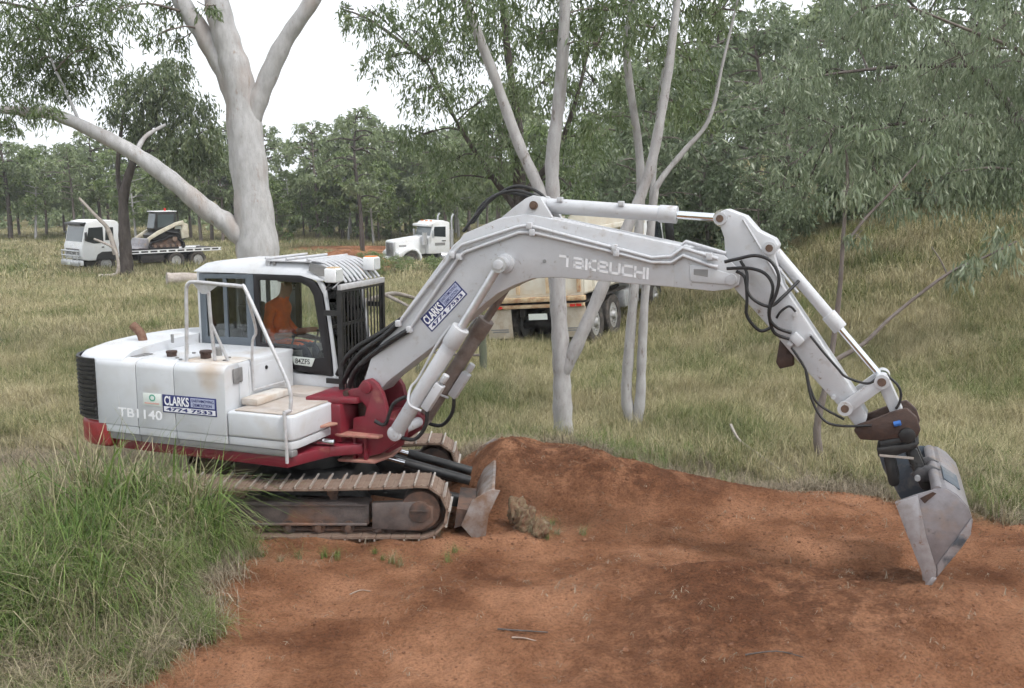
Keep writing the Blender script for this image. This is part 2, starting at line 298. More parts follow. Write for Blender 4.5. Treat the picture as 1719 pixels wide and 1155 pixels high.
def height(x, y):
    x = np.asarray(x, float); y = np.asarray(y, float)
    z = -0.85 * sst(17, 58, y) * (1 - sst(-2, 9, x))
    z = z + 3.7 * sst(0, 1, (x - 0.5 - np.maximum(0, 30 - y) * 0.24) / 15) * sst(11, 29, y)
    z = z + 1.6 * sst(34, 70, y) * sst(2, 20, x)
    z = z + 0.04 * g2(x, y, 1.0, 24.5, 3.5, 4.5) + 0.35 * g2(x, y, -5.0, 49.5, 3.5, 3.0) - 0.38 * g2(x, y, -5.5, 65, 7, 8, 4)
    s = soil_dist(x, y); sm = sst(-0.15, 0.35, s)
    z = z + 0.52 * g2(x, y, -4.9, 8.7, 1.9, 1.3) + 0.18 * g2(x, y, -7.4, 10, 2.0, 3.0)
    z = z + 0.46 * g2(x, y, 0.38, 12.5, 1.05, 0.95, 3) + 0.30 * g2(x, y, 1.75, 12.05, 0.95, 0.6) + 0.24 * g2(x, y, -0.12, 12.25, 0.36, 0.85) + 0.12 * g2(x, y, 3.3, 11.6, 1.2, 0.5)
    z = z + 0.17 * g2(x, y, 2.7, 8.5, 1.75, 1.05, 4) - 0.20 * g2(x, y, 3.2, 9.75, 1.05, 0.42) + 0.10 * g2(x, y, 3.85, 8.6, 0.6, 0.5)
    z = z + 0.13 * g2(x, y, -0.15, 8.7, 1.0, 0.5) + 0.11 * g2(x, y, 0.12, 10.45, 0.25, 0.3) + 0.12 * g2(x, y, 5.4, 9.2, 0.9, 1.2)
    nr = sst(26, 14, y)
    z = z + sm * nr * (0.020 * wob(x * 1.3, y * 1.3, 2, 30) + 0.008 * wob(x * 5 + 3, y * 5, 1.2, 30) + 0.004 * wob(x * 17, y * 17 + 2, 1.2, 30))
    z = z + (1 - sm) * (0.05 * wob(x * 0.8, y * 0.8, 1, 6) * nr + 0.10 * wob(x * 0.25, y * 0.25, 1, 5) * sst(14, 30, y))
    z = z + sm * nr * 0.028 * np.abs(np.sin((x * 0.75 + y * 0.55) * 3.0 + 1.3 * np.sin(y * 1.1))) ** 3 * sst(-0.5, 1.5, x)
    yc = 9.30 - 0.10 * (x - 2.0) + 0.08 * np.sin(x * 2.3); z = z + nr * 0.085 * np.exp(-np.abs((y - yc) / 0.16) ** 1.5) * sst(0.4, 1.2, x) * sst(4.2, 3.2, x)
    yd = 8.15 - 0.28 * (x + 1.0); z = z + nr * 0.055 * np.exp(-np.abs((y - yd) / 0.13) ** 1.4) * sst(-2.2, -1.4, x) * sst(1.2, 0.4, x)
    # far stockpile beside the parked prime mover
    z = z + 1.2 * g2(x, y, -8.6, 54.0, 2.6, 2.2)
    return z
def H(x, y): return float(height(np.array([x]), np.array([y]))[0])
def grow(a, st, lim, k=1.12):
    out = [a]
    while abs(out[-1]) < abs(lim): out.append(out[-1] + st); st *= k
    return out[1:]
xs = np.array(sorted([-q for q in grow(7.5, 0.09, 900, 1.09)]) + list(np.arange(-7.5, 7.51, 0.065)) + grow(7.5, 0.09, 900, 1.09))
ys = np.array(sorted(set([-900, -300, -100, -40, -15, -5, 0, 2, 4, 5.2])) + list(np.arange(6.0, 16.0, 0.065)) + grow(16.0, 0.08, 2600, 1.06))
GX, GY = np.meshgrid(xs, ys); GZ = height(GX, GY)
nx, ny = len(xs), len(ys)
idx = np.arange(nx * ny).reshape(ny, nx)
quads = np.stack([idx[:-1, :-1], idx[:-1, 1:], idx[1:, 1:], idx[1:, :-1]], -1).reshape(-1, 4)
def np_mesh(name, V, F, attrs=None):
    """mesh from numpy arrays; F is (n,3) or (n,4)"""
    me = bpy.data.meshes.new(name); nv, nf, k = len(V), len(F), F.shape[1]
    me.vertices.add(nv); me.vertices.foreach_set('co', np.ascontiguousarray(V, np.float32).ravel())
    me.loops.add(nf * k); me.loops.foreach_set('vertex_index', np.ascontiguousarray(F, np.int32).ravel())
    me.polygons.add(nf); me.polygons.foreach_set('loop_start', np.arange(nf, dtype=np.int32) * k)
    for an, av in (attrs or {}).items():
        a = me.attributes.new(an, 'FLOAT', 'POINT'); a.data.foreach_set('value', np.ascontiguousarray(av, np.float32))
    me.update(); me.validate(); return me
sv = np.clip(soil_dist(GX, GY) * 0.8 + 0.5, 0, 1)
far_soil = np.maximum(g2(GX, GY, -8.6, 54.0, 3.0, 3.4, 4), 0.9 * g2(GX, GY, -10, 74, 7, 5, 4))
gm = np_mesh('ground', np.stack([GX, GY, GZ], -1).reshape(-1, 3), quads, {'soil': np.maximum(sv, far_soil).ravel(), 'dug_shade': np.clip(g2(GX, GY, 0.6, 12.4, 1.35, 0.95, 3) + g2(GX, GY, 2.2, 12.0, 1.2, 0.6) + 0.9 * g2(GX, GY, 2.4, 8.6, 1.7, 1.0, 4) + 0.6 * g2(GX, GY, 1.2, 7.2, 1.2, 0.8, 3) + g2(GX, GY, 2.9, 9.55, 1.2, 0.35), 0, 1).ravel()})  # dug soil tone; last term paints shade in the hollow left of the bucket
gm.shade_smooth()
def ground_mat():
    m, n, out = new_mat('red_earth_and_dry_grass'); L = n.links.new
    tc = nd(n, 'ShaderNodeTexCoord'); P = tc.outputs['Object']
    def noise(sc, det=6, ro=0.6):
        t = nd(n, 'ShaderNodeTexNoise'); t.inputs['Scale'].default_value = sc; t.inputs['Detail'].default_value = det; t.inputs['Roughness'].default_value = ro
        L(P, t.inputs['Vector']); return t.outputs[0]
    a = nd(n, 'ShaderNodeAttribute', attribute_name='soil')
    ad = nd(n, 'ShaderNodeMath', operation='ADD'); L(a.outputs['Fac'], ad.inputs[0])
    mu = nd(n, 'ShaderNodeMath', operation='MULTIPLY_ADD'); mu.inputs[1].default_value = 0.9; mu.inputs[2].default_value = -0.45; L(noise(2.6), mu.inputs[0]); L(mu.outputs[0], ad.inputs[1])
    mask = ramp(n, [(0.40, (0, 0, 0)), (0.60, (1, 1, 1))]); L(ad.outputs[0], mask.inputs[0])
    soil = ramp(n, [(0.33, (0.165, 0.070, 0.036)), (0.46, (0.290, 0.134, 0.071)), (0.62, (0.46, 0.230, 0.130))]); L(noise(0.9, 8, 0.62), soil.inputs[0])
    dg = nd(n, 'ShaderNodeAttribute', attribute_name='dug_shade'); dm = nd(n, 'ShaderNodeMath', operation='MULTIPLY'); dr = ramp(n, [(0.40, (0.10, 0.10, 0.10)), (0.56, (1, 1, 1))]); L(noise(4.5, 9, 0.75), dr.inputs[0]); L(dg.outputs['Fac'], dm.inputs[0]); L(dr.outputs[0], dm.inputs[1])
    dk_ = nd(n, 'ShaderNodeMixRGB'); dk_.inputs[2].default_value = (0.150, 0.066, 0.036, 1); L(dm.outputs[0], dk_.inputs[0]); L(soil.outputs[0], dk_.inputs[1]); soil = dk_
    fine = ramp(n, [(0.36, (0.42, 0.40, 0.38)), (0.52, (1.0, 1.0, 1.0)), (0.70, (1.35, 1.30, 1.26))]); L(noise(34, 6, 0.75), fine.inputs[0])
    ms = nd(n, 'ShaderNodeMixRGB', blend_type='MULTIPLY'); ms.inputs[0].default_value = 0.7; L(soil.outputs[0], ms.inputs[1]); L(fine.outputs[0], ms.inputs[2])
    gr = ramp(n, [(0.30, (0.125, 0.104, 0.055)), (0.5, (0.185, 0.165, 0.082)), (0.70, (0.24, 0.215, 0.11))]); L(noise(1.3, 8, 0.7), gr.inputs[0])
    gf = ramp(n, [(0.3, (0.45, 0.42, 0.40)), (0.6, (1.0, 1.0, 1.0)), (0.8, (1.3, 1.25, 1.2))]); L(noise(22, 6, 0.8), gf.inputs[0])
    mg = nd(n, 'ShaderNodeMixRGB', blend_type='MULTIPLY'); mg.inputs[0].default_value = 0.8; L(gr.outputs[0], mg.inputs[1]); L(gf.outputs[0], mg.inputs[2])
    mm = nd(n, 'ShaderNodeMixRGB'); L(mask.outputs[0], mm.inputs[0]); L(mg.outputs[0], mm.inputs[1]); L(ms.outputs[0], mm.inputs[2])
    b = nd(n, 'ShaderNodeBsdfPrincipled'); b.inputs['Roughness'].default_value = 0.95; b.inputs['Specular IOR Level'].default_value = 0.1
    L(mm.outputs[0], b.inputs['Base Color'])
    h1 = nd(n, 'ShaderNodeMath', operation='MULTIPLY_ADD'); h1.inputs[1].default_value = 0.5; L(noise(60, 4, 0.7), h1.inputs[0]); L(noise(11, 8, 0.75), h1.inputs[2])
    bp = nd(n, 'ShaderNodeBump'); bp.inputs['Strength'].default_value = 0.9; bp.inputs['Distance'].default_value = 0.10; L(h1.outputs[0], bp.inputs['Height']); L(bp.outputs[0], b.inputs['Normal'])
    L(b.outputs[0], out.inputs[0]); return m
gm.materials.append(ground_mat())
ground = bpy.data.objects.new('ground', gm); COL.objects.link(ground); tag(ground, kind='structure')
# ================================================================== the excavator
# frame: x forward along the machine, y to its left (away from us), z up; origin under the slew centre
TH = R(-21)
EX = empty('excavator', (-2.35, 11.7, 0), TH, 'white and red crawler excavator with a long raised boom reaching over red earth', 'excavator')
def ex(mb, name, mat, parent=None, **k): return mb.build(name, mat, parent or EX, **k)
# ---- undercarriage, turned back square under the slewed house
UC = empty('_', (0, 0, 0)); bpy.data.objects.remove(UC)
def uc(mb, name, mat, parent=None, **k):
    o = mb.build(name, mat, parent or EX, **k)
    if parent is None: o.rotation_euler = (0, 0, -TH)
    return o
TR_R, XF, XR, ZC = 0.285, 1.36, -1.42, 0.325
def track_path(n):
    top, arc = XF - XR, math.pi * TR_R
    per = 2 * top + 2 * arc; out = []
    for i in range(n):
        s = (i + 0.5) / n * per
        if s < top:
            u = s / top; x = XR + s; sag = 0.035 * math.sin(math.pi * u); out.append((x, ZC + TR_R - sag, 0.05 * math.cos(math.pi * u) * 0.6))
        elif s < top + arc:
            a = (s - top) / TR_R; out.append((XF + TR_R * math.sin(a), ZC + TR_R * math.cos(a), a))
        elif s < 2 * top + arc:
            out.append((XF - (s - top - arc), ZC - TR_R, math.pi))
        else:
            a = (s - 2 * top - arc) / TR_R; out.append((XR - TR_R * math.sin(a), ZC - TR_R * math.cos(a), math.pi + a))
    return out
shoe_mb = MB().box(-0.077, 0.077, -0.25, 0.25, -0.012, 0.012, 0).box(-0.075, -0.058, -0.25, 0.25, 0.012, 0.040, 1).box(0.0, 0.016, -0.245, 0.245, 0.012, 0.020, 0).box(0.062, 0.074, -0.248, 0.248, 0.012, 0.024, 0)
shoe_src = shoe_mb.build('track_shoe', ['shoe', 'shoeedge']); shoe_me = shoe_src.data; bpy.data.objects.remove(shoe_src)
NSH = 46
for yc in (-1.0, 0.82):
    c = MB()
    pth = [(p[0] - 0.035 * math.sin(p[2]), yc, p[1] - 0.035 * math.cos(p[2])) for p in track_path(60)]
    for dy in (-0.07, 0.07):
        q = [Vector((a, b + dy, cc)) for a, b, cc in pth]; q.append(q[0]); c.tube(q, 0.035, 5, False)
    belt = uc(c, 'crawler_track', 'mudsteel')
    for (x, z, a) in track_path(NSH):
        o = bpy.data.objects.new('track_shoe', shoe_me); COL.objects.link(o); o.parent = belt
        o.location = (x, yc, z); o.rotation_euler = (0, a, 0)
    s = -1 if yc < 0 else 1
    f = MB().prism([(-1.15, 0.16), (0.80, 0.15), (0.80, 0.37), (0.6, 0.40), (-1.0, 0.41), (-1.15, 0.36)], yc - 0.13, yc + 0.13)
    f.box(-1.12, 0.78, yc + s * 0.13 - 0.008, yc + s * 0.13 + 0.05 * s, 0.150, 0.178)
    f.box(-1.12, 0.78, yc + s * 0.13 - 0.008, yc + s * 0.13 + 0.028 * s, 0.365, 0.385)
    tf = uc(f, 'track_frame', 'framesteel', belt, bevel=0.012)
    g = MB().prism([(0.84, 0.12), (1.36, 0.10), (1.50, 0.2), (1.50, 0.38), (1.30, 0.43), (0.84, 0.41)], yc + s * 0.10, yc + s * 0.20)
    uc(g, 'idler_guard', 'framesteel', belt, bevel=0.015)
    g = MB().cyl((XF, yc - 0.19, ZC), (XF, yc + 0.19, ZC), 0.215, 28).cyl((XF, yc - 0.215, ZC - 0.01), (XF, yc + 0.215, ZC - 0.01), 0.12, 20).box(XF - 0.1, XF + 0.09, yc - 0.228, yc + 0.228, ZC - 0.01, ZC + 0.02)
    uc(g, 'idler_wheel', 'mudsteel', belt, bevel=0.008)
    g = MB(); pr = []
    for k in range(40): rr = 0.245 if k % 4 < 2 else 0.205; pr.append((XR + rr * math.cos(k * math.pi / 20), ZC + rr * math.sin(k * math.pi / 20)))
    g.prism(pr, yc - 0.05, yc + 0.05).cyl((XR, yc - 0.18, ZC), (XR, yc + 0.18, ZC), 0.16, 20)
    uc(g, 'sprocket', 'mudsteel', belt)
    for k in range(7):
        x = -1.05 + k * 0.325
        uc(MB().cyl((x, yc - 0.15, 0.125), (x, yc + 0.15, 0.125), 0.072, 14).cyl((x, yc - 0.19, 0.125), (x, yc + 0.19, 0.125), 0.035, 10), 'track_roller', 'mudsteel', belt)
    for x in (-0.6, 0.4): uc(MB().cyl((x, yc - 0.1, 0.50), (x, yc + 0.1, 0.50), 0.06, 12).box(x - 0.04, x + 0.04, yc - 0.04, yc + 0.04, 0.4, 0.48), 'carrier_roller', 'mudsteel', belt)
uf = MB().prism([(-0.75, 0.30), (0.75, 0.30), (0.55, 0.60), (-0.55, 0.60)], -0.9, 0.75).cyl((0, 0, 0.58), (0, 0, 0.80), 0.55, 32)
uc(uf, 'undercarriage_frame', 'black', bevel=0.01)
# dozer blade on its arms
bl = MB()
prof = [(1.96, 0.02), (1.92, 0.16), (1.94, 0.28), (2.01, 0.40), (2.13, 0.50), (2.16, 0.50), (2.16, 0.45), (2.06, 0.37), (2.00, 0.27), (1.98, 0.16), (2.02, 0.02)]
bl.prism(prof, -1.18, 1.05)
bd = uc(bl, 'dozer_blade', 'bladew', bevel=0.004)
for s in (-1.19, 1.03):
    e = MB().prism([(1.80, 0.16), (1.93, 0.0), (2.06, 0.0), (2.10, 0.28), (2.22, 0.55), (2.12, 0.56), (1.92, 0.44)], s, s + 0.03); uc(e, 'blade_end_plate', 'bladew', bd, bevel=0.006)
for y in (-0.52, 0.42):
    a = MB().prism([(0.55, 0.46), (0.75, 0.56), (1.45, 0.36), (1.90, 0.26), (1.93, 0.14), (1.5, 0.20), (0.55, 0.34)], y - 0.07, y + 0.07)
    uc(a, 'blade_arm', 'black', bd, bevel=0.015)
for y in (-0.25, 0.15):
    uc(MB().cyl((1.10, y, 0.60), (1.86, y, 0.38), 0.055, 14), 'blade_cylinder', 'black', bd)
    uc(MB().cyl((0.72, y, 0.71), (1.12, y, 0.594), 0.028, 12), 'blade_cylinder_rod', 'chrome', bd)
uc(MB().prism([(1.72, 0.10), (1.93, 0.16), (1.94, 0.3), (1.75, 0.32)], -1.1, -0.3), 'blade_back_rib', 'mudsteel', bd)

# ---- slewing house
fr = MB().prism([(-1.95, -1.10), (0.38, -1.14), (0.46, -0.9), (0.60, -0.5), (0.62, 0.5), (0.4, 1.1), (-1.95, 1.1), (-2.5, 0.6), (-2.5, -0.6)], 0.80, 0.925, axis='z')
ex(fr, 'slew_frame', 'red', bevel=0.015)
ex(MB().prism([(-2.0, -1.02), (-0.40, -1.05), (-0.40, 1.0), (-2.0, 1.0)], 0.926, 1.80, axis='z'), 'house_core', 'grey')
def section(x0, x1, z0, z1, r=0.09, yi=-0.95, y0=-1.2):
    pts = [(yi, z0), (y0, z0)]
    for k in range(6): a = math.pi / 2 * k / 5; pts.append((y0 + r - r * math.cos(a), z1 - r + r * math.sin(a)))
    pts.append((yi, z1)); return MB().prism(pts, x0, x1, axis='x')
for x0, x1 in ((-2.10, -1.535), (-1.525, -1.015), (-1.005, -0.337)):
    ex(section(x0, x1, 1.105, 1.868), 'side_panel', 'whitestain' if x1 > -0.5 else 'white', bevel=0.006)
    ex(section(x0 + (0.02 if x0 < -2 else 0), x1, 1.012, 1.100, 0.01, y0=-1.188), 'lower_side_panel', 'white', bevel=0.006)
    ex(MB().box(x0 + (0.05 if x0 < -2 else 0), x1, -1.165, -1.0, 0.927, 1.008), 'grey_skirt', 'grey', bevel=0.004)
ex(MB().box(-1.0, 0.47, -1.175, -1.06, 0.929, 1.009), 'grey_skirt', 'grey', bevel=0.02)
# front face of the tall housing, behind the step
ff = MB().box(-0.62, -0.33, -0.945, 0.12, 1.0, 1.858); ex(ff, 'front_housing', 'white', bevel=0.02)
ex(MB().box(-0.329, -0.322, -0.78, -0.08, 1.47, 1.80), 'inspection_door', 'white', bevel=0.003)
ex(MB().box(-0.322, -0.312, -1.02, -0.93, 1.70, 1.80).box(-0.329, -0.315, -1.06, -0.90, 1.66, 1.82), 'door_latch', 'grey', bevel=0.004)
ex(MB().cyl((-0.326, -0.45, 1.74), (-0.31, -0.45, 1.74), 0.022, 10), 'door_knob', 'black')
# step box in front with a dusty tread top
sb = MB(); pl = [(-0.325, -1.2), (0.38, -1.2), (0.47, -1.16), (0.50, -1.06), (0.50, -0.30), (-0.325, -0.30)]
sb.prism(pl, 1.105, 1.385, axis='z'); ex(sb, 'step_box', 'white', bevel=0.03, seg=3)
sb = MB().prism([(-0.32, -1.185), (0.37, -1.185), (0.455, -1.15), (0.485, -1.06), (0.485, -0.32), (-0.32, -0.32)], 1.012, 1.100, axis='z'); ex(sb, 'lower_step_box', 'white', bevel=0.008)
ex(MB().prism([(-0.24, -1.17), (0.40, -1.17), (0.46, -1.10), (0.46, -0.35), (-0.24, -0.35)], 1.387, 1.402, axis='z'), 'step_tread', 'tread', bevel=0.004)
ex(MB().box(-0.325, 0.46, -0.30, 0.14, 1.30, 1.43), 'step_platform', 'tread', bevel=0.01)
ex(MB().box(-0.318, -0.10, -0.95, -0.32, 1.403, 1.48), 'upper_step', 'stain', bevel=0.015)
# deck
ex(MB().box(-1.72, -0.34, -0.95, 0.14, 1.80, 1.862), 'deck_plate', 'white', bevel=0.006)
ex(MB().box(-1.0, -0.36, -1.09, -0.62, 1.8645, 1.872), 'deck_panel', 'stain', bevel=0.003)
ex(MB().box(-1.5, -1.04, -1.09, -0.62, 1.8645, 1.872), 'deck_panel', 'white', bevel=0.003)
for k in range(5): ex(MB().box(-2.05 + 0.001, -1.62, -1.05 + 0.055 * k, -1.015 + 0.055 * k, 1.867, 1.876), 'vent_slat', 'grey')
for x, y, r, h in ((-1.30, -0.86, 0.055, 0.07), (-0.86, -0.82, 0.06, 0.09), (-0.83, -0.62, 0.035, 0.10)):
    ex(MB().cyl((x, y, 1.86), (x, y, 1.86 + h), r, 16).cyl((x, y, 1.86 + h * 0.7), (x, y, 1.86 + h * 1.1), r * 1.15, 16), 'filler_cap', 'rust' if r > 0.05 else 'grey', bevel=0.006)
for x, y in ((-1.42, -0.75), (-1.15, -0.95), (-0.55, -0.9), (-1.2, -0.6), (-0.62, -0.72), (-1.05, -1.02)):
    ex(MB().cyl((x, y, 1.862), (x, y, 1.885), 0.022, 10), 'deck_bolt', 'grey')
# engine hood and counterweight, rounded in plan
plan = [(-2.095, -1.19), (-2.28, -1.165), (-2.43, -1.08), (-2.54, -0.94), (-2.63, -0.7), (-2.70, -0.35), (-2.72, 0.0), (-2.70, 0.35), (-2.63, 0.7), (-2.5, 0.95), (-2.3, 1.12), (-2.09, 1.18)]
hood = MB(); rings = []
levels = [(1.0, 1.13), (1.0, 1.80), (0.985, 1.85), (0.95, 1.885), (0.85, 1.925), (0.6, 1.96), (0.25, 1.975)]
cx = -1.75
vs = []; fs = []
hp = plan + [(-1.72, 1.18), (-1.72, -1.19)]
for sc, z in levels: vs += [(cx + (p[0] - cx) * sc if p[0] < -1.73 else -1.72, p[1] * sc, z) for p in hp]
n = len(hp)
for i in range(len(levels) - 1):
    for q in range(n): w = (q + 1) % n; fs.append((i * n + q, i * n + w, (i + 1) * n + w, (i + 1) * n + q))
fs += [tuple(range(n)), tuple(range((len(levels) - 1) * n, len(levels) * n))]
hood.add(vs, fs); ex(hood, 'engine_hood', 'white', smooth=50)
cw = MB().prism([(p[0] * 1.004, p[1] * 1.004) for p in plan] + [(-1.96, 1.17), (-1.96, -1.19)], 0.82, 1.128, axis='z'); ex(cw, 'counterweight', 'redbright', bevel=0.05, seg=3)
gp = [(-2.104, -1.196), (-2.285, -1.172), (-2.437, -1.086), (-2.548, -0.945), (-2.638, -0.703), (-2.69, -0.45)]
def strip(poly, z0, z1, off):
    v = []; nn = len(poly)
    for z, o_ in ((z0, 0), (z0, off), (z1, off), (z1, 0)):
        for (x, y) in poly:
            d = Vector((x + 1.6, y + 0.1)).normalized(); v.append((x + d.x * o_, y + d.y * o_, z))
    fs = []
    for i in range(nn - 1):
        for a in range(4): b_ = (a + 1) % 4; fs.append((a * nn + i, a * nn + i + 1, b_ * nn + i + 1, b_ * nn + i))
    fs += [(0, nn, 2 * nn, 3 * nn), (nn - 1, 2 * nn - 1, 3 * nn - 1, 4 * nn - 1)]
    return MB().add(v, fs)
grl = ex(strip(gp, 1.14, 1.845, 0.012), 'rear_grille', 'black')
ls = strip(gp, 0, 0.028, 0.034).build('louvre_slat', 'black', grl); ls.location.z = 1.155
for k in range(1, 14):
    o = ls.copy(); COL.objects.link(o); o.location.z = 1.155 + 0.0515 * k
ex(MB().tube(smooth_path([(-2.0, -0.5, 1.90), (-2.02, -0.5, 2.0), (-2.06, -0.5, 2.07), (-2.15, -0.5, 2.14)]), 0.052, 14), 'exhaust_pipe', 'exhaust')
ex(MB().cyl((-2.0, -0.5, 1.89), (-2.0, -0.5, 1.925), 0.09, 16), 'exhaust_flange', 'grey')
ex(MB().cyl((-1.62, -0.45, 1.95), (-1.62, -0.45, 2.05), 0.018, 8), 'hood_lever', 'grey')
# handrails
HR = dict(r=0.021)
r1 = [(-0.92, -1.08, 1.86), (-0.89, -1.08, 2.35), (-0.875, -1.08, 2.66), (-0.84, -1.08, 2.735), (-0.76, -1.08, 2.757), (-0.40, -1.08, 2.742), (-0.16, -1.08, 2.73), (-0.10, -1.08, 2.69), (0.15, -1.08, 2.19), (0.395, -1.08, 1.69), (0.415, -1.10, 1.42)]
hr = ex(MB().tube(smooth_path(r1, 4), 0.021, 10), 'handrail', 'silver')
ex(MB().tube([(0.415, -1.215, 1.43), (0.425, -1.215, 1.1), (0.43, -1.215, 0.88)], 0.019, 10), 'handrail_foot', 'silver', hr)
ex(MB().tube([(0.415, -1.10, 1.43), (0.415, -1.215, 1.43)], 0.019, 8), 'handrail_bracket', 'silver', hr)
ex(MB().tube(smooth_path([(-0.66, -0.98, 2.64), (-0.655, -0.97, 2.3), (-0.64, -0.95, 1.88)], 3), 0.021, 10), 'handrail_post', 'silver', hr)
ex(MB().tube([(-0.655, -0.97, 2.3), (-0.50, -0.90, 1.875)], 0.017, 8), 'handrail_brace', 'silver', hr)
ex(MB().prism([(-0.80, 2.75), (-0.45, 2.735), (-0.62, 2.63), (-0.68, 2.63)], -1.075, -1.068), 'handrail_gusset', 'silver', hr)
ex(MB().tube(smooth_path([(-0.31, -0.72, 1.52), (-0.30, -0.74, 1.9), (-0.28, -0.74, 2.1), (-0.22, -0.76, 2.22), (-0.10, -1.06, 2.62)], 4), 0.016, 8), 'grab_rail', 'silver')
ex(MB().tube([(-0.30, -0.72, 1.53), (-0.25, -0.1, 1.53)], 0.012, 8), 'toe_rail', 'silver')
# ---- decals on the house side
YD = -1.2035
dk = ex(MB().box(-1.172, -0.452, YD - 0.0025, YD, 1.306, 1.508), 'company_decal', 'decalblue', bevel=0.0012, label='blue and white company sticker on the engine panel')
ex(MB().box(-1.155, -0.468, YD - 0.004, YD - 0.0026, 1.318, 1.374), 'phone_strip', 'decalwhite', dk)
ex(MB().box(-0.79, -0.475, YD - 0.004, YD - 0.0026, 1.392, 1.493), 'pale_print', 'decalpale', dk)
text_mesh('lettering', 'CLARKS', 0.33, 0.105, 'letter', dk, side_frame(-1.145, YD - 0.0028, 1.388), bold=0.025)
text_mesh('lettering', 'EARTHMOVING', 0.29, 0.034, 'decalblue', dk, side_frame(-0.775, YD - 0.0042, 1.449), bold=0.01)
text_mesh('lettering', 'DEMOLITION', 0.25, 0.034, 'decalblue', dk, side_frame(-0.76, YD - 0.0042, 1.402), bold=0.01)
text_mesh('lettering', '4774 7533', 0.62, 0.040, 'decalblue', dk, side_frame(-1.125, YD - 0.0042, 1.326), bold=0.03)
d2 = ex(MB().box(-0.975, -0.40, -1.1705, -1.168, 0.936, 1.000), 'phone_decal', 'decalwhite', bevel=0.001)
text_mesh('lettering', '4774 7533', 0.50, 0.040, 'decalblue', d2, side_frame(-0.935, -1.171, 0.948), bold=0.02)
d3 = ex(MB().box(-1.437, -1.19, YD - 0.0025, YD, 1.365, 1.506), 'pale_sticker', 'decalcream', bevel=0.001)
cp = [(-1.31 + 0.045 * math.cos(k * 0.4), 1.455 + 0.04 * math.sin(k * 0.4)) for k in range(15)]
ex(MB().ring([(p[0], p[1]) for p in cp], [(-1.31 + (p[0] + 1.31) * 0.6, 1.455 + (p[1] - 1.455) * 0.6) for p in cp], YD - 0.004, YD - 0.0026), 'round_emblem', 'decalgreen', d3)
ex(MB().box(-1.42, -1.22, YD - 0.004, YD - 0.0026, 1.385, 1.40), 'print_line', 'decalpink', d3)
text_mesh('model_lettering', 'TB1140', 0.615, 0.106, 'letter', EX, side_frame(-1.805, -1.2015, 1.206), bold=0.015)
# ---- cab
Y0, Y1 = 0.15, 1.06
outer = [(-1.70, 1.30), (-1.70, 2.74), (-0.86, 2.775), (-0.10, 2.775), (0.04, 2.715), (0.115, 2.60), (0.165, 2.20), (0.225, 1.75), (0.265, 1.40), (0.265, 1.30)]
W1o = [(-1.660, 1.845), (-1.660, 2.722), (-0.898, 2.739), (-0.900, 1.862)]
W1g = [(-1.575, 1.945), (-1.575, 2.665), (-0.985, 2.679), (-0.985, 1.962)]
W2o = [(-0.864, 2.740), (-0.494, 2.752), (-0.149, 2.741), (-0.006, 2.669), (0.078, 2.525), (0.132, 2.211), (0.170, 1.894), (0.184, 1.559), (-0.126, 1.581), (-0.390, 1.622), (-0.504, 1.702), (-0.533, 1.817), (-0.880, 1.854)]
W2g = [(-0.791, 2.671), (-0.497, 2.673), (-0.209, 2.662), (-0.097, 2.610), (-0.035, 2.513), (0.011, 2.205), (0.051, 1.958), (0.084, 1.782), (-0.120, 1.748), (-0.285, 1.745), (-0.417, 1.765), (-0.481, 1.856), (-0.800, 1.918)]
cabm = MB()
for ya, yb in ((Y0, Y0 + 0.05), (Y1 - 0.05, Y1)):
    cabm.ring(outer, [(-1.655, 1.84), (-1.655, 2.728), (-0.86, 2.752), (-0.13, 2.755), (0.005, 2.68), (0.09, 2.53), (0.14, 2.2), (0.19, 1.75), (0.20, 1.56), (-0.30, 1.56)], ya, yb)
cabm.prism([(-1.7, 1.30), (-1.655, 1.30), (-1.655, 2.728), (-1.70, 2.74)], Y0 + 0.051, Y0 + 0.16).prism([(-1.7, 1.30), (-1.655, 1.30), (-1.655, 2.728), (-1.70, 2.74)], Y1 - 0.16, Y1 - 0.051).box(-1.7, -1.66, Y0 + 0.16, Y1 - 0.16, 1.3, 1.9)
cabm.box(0.17, 0.25, Y0 + 0.051, Y1 - 0.051, 1.30, 1.56).box(-1.65, 0.2, Y0 + 0.051, Y1 - 0.051, 1.30, 1.36)
cab = ex(cabm, 'cab', 'white', bevel=0.008)
rf = MB(); vs = []; RX = [-1.72, -1.60, -1.2, -0.6, -0.2, 0.02, 0.10]; RYt = [0.0, 0.10, 0.35, 0.65, 0.90, 1.0]
def rz(u, v): e = min(u, 1 - u, 0.25) / 0.25; e2 = min(v, 1 - v, 0.2) / 0.2; return 2.755 + 0.15 * (1 - (1 - e) ** 2.2) ** 0.5 * (1 - (1 - e2) ** 2.2) ** 0.5
for x in RX:
    u = (x + 1.72) / 1.82
    for t in RYt: vs.append((x, Y0 - 0.02 + t * (Y1 - Y0 + 0.04), rz(min(max(u, 0), 1), t) - (0.05 * max(0, (x + 0.2) / 0.3))))
nn = len(RYt); fs = [(i * nn + j, i * nn + j + 1, (i + 1) * nn + j + 1, (i + 1) * nn + j) for i in range(len(RX) - 1) for j in range(nn - 1)]
rf.add(vs, fs); rf.add([(v[0], v[1], 2.745 if v[0] < 0.0 else 2.69) for v in vs], fs)
edge = [i * nn for i in range(len(RX))]; N0 = len(vs)
for a, b in zip(edge[:-1], edge[1:]): rf.f.append((a, b, b + N0, a + N0)); rf.m.append(0); rf.f.append((a + nn - 1, b + nn - 1, b + N0 + nn - 1, a + N0 + nn - 1)); rf.m.append(0)
for j in range(nn - 1):
    for base in (0, (len(RX) - 1) * nn): rf.f.append((base + j, base + j + 1, base + j + 1 + N0, base + j + N0)); rf.m.append(0)
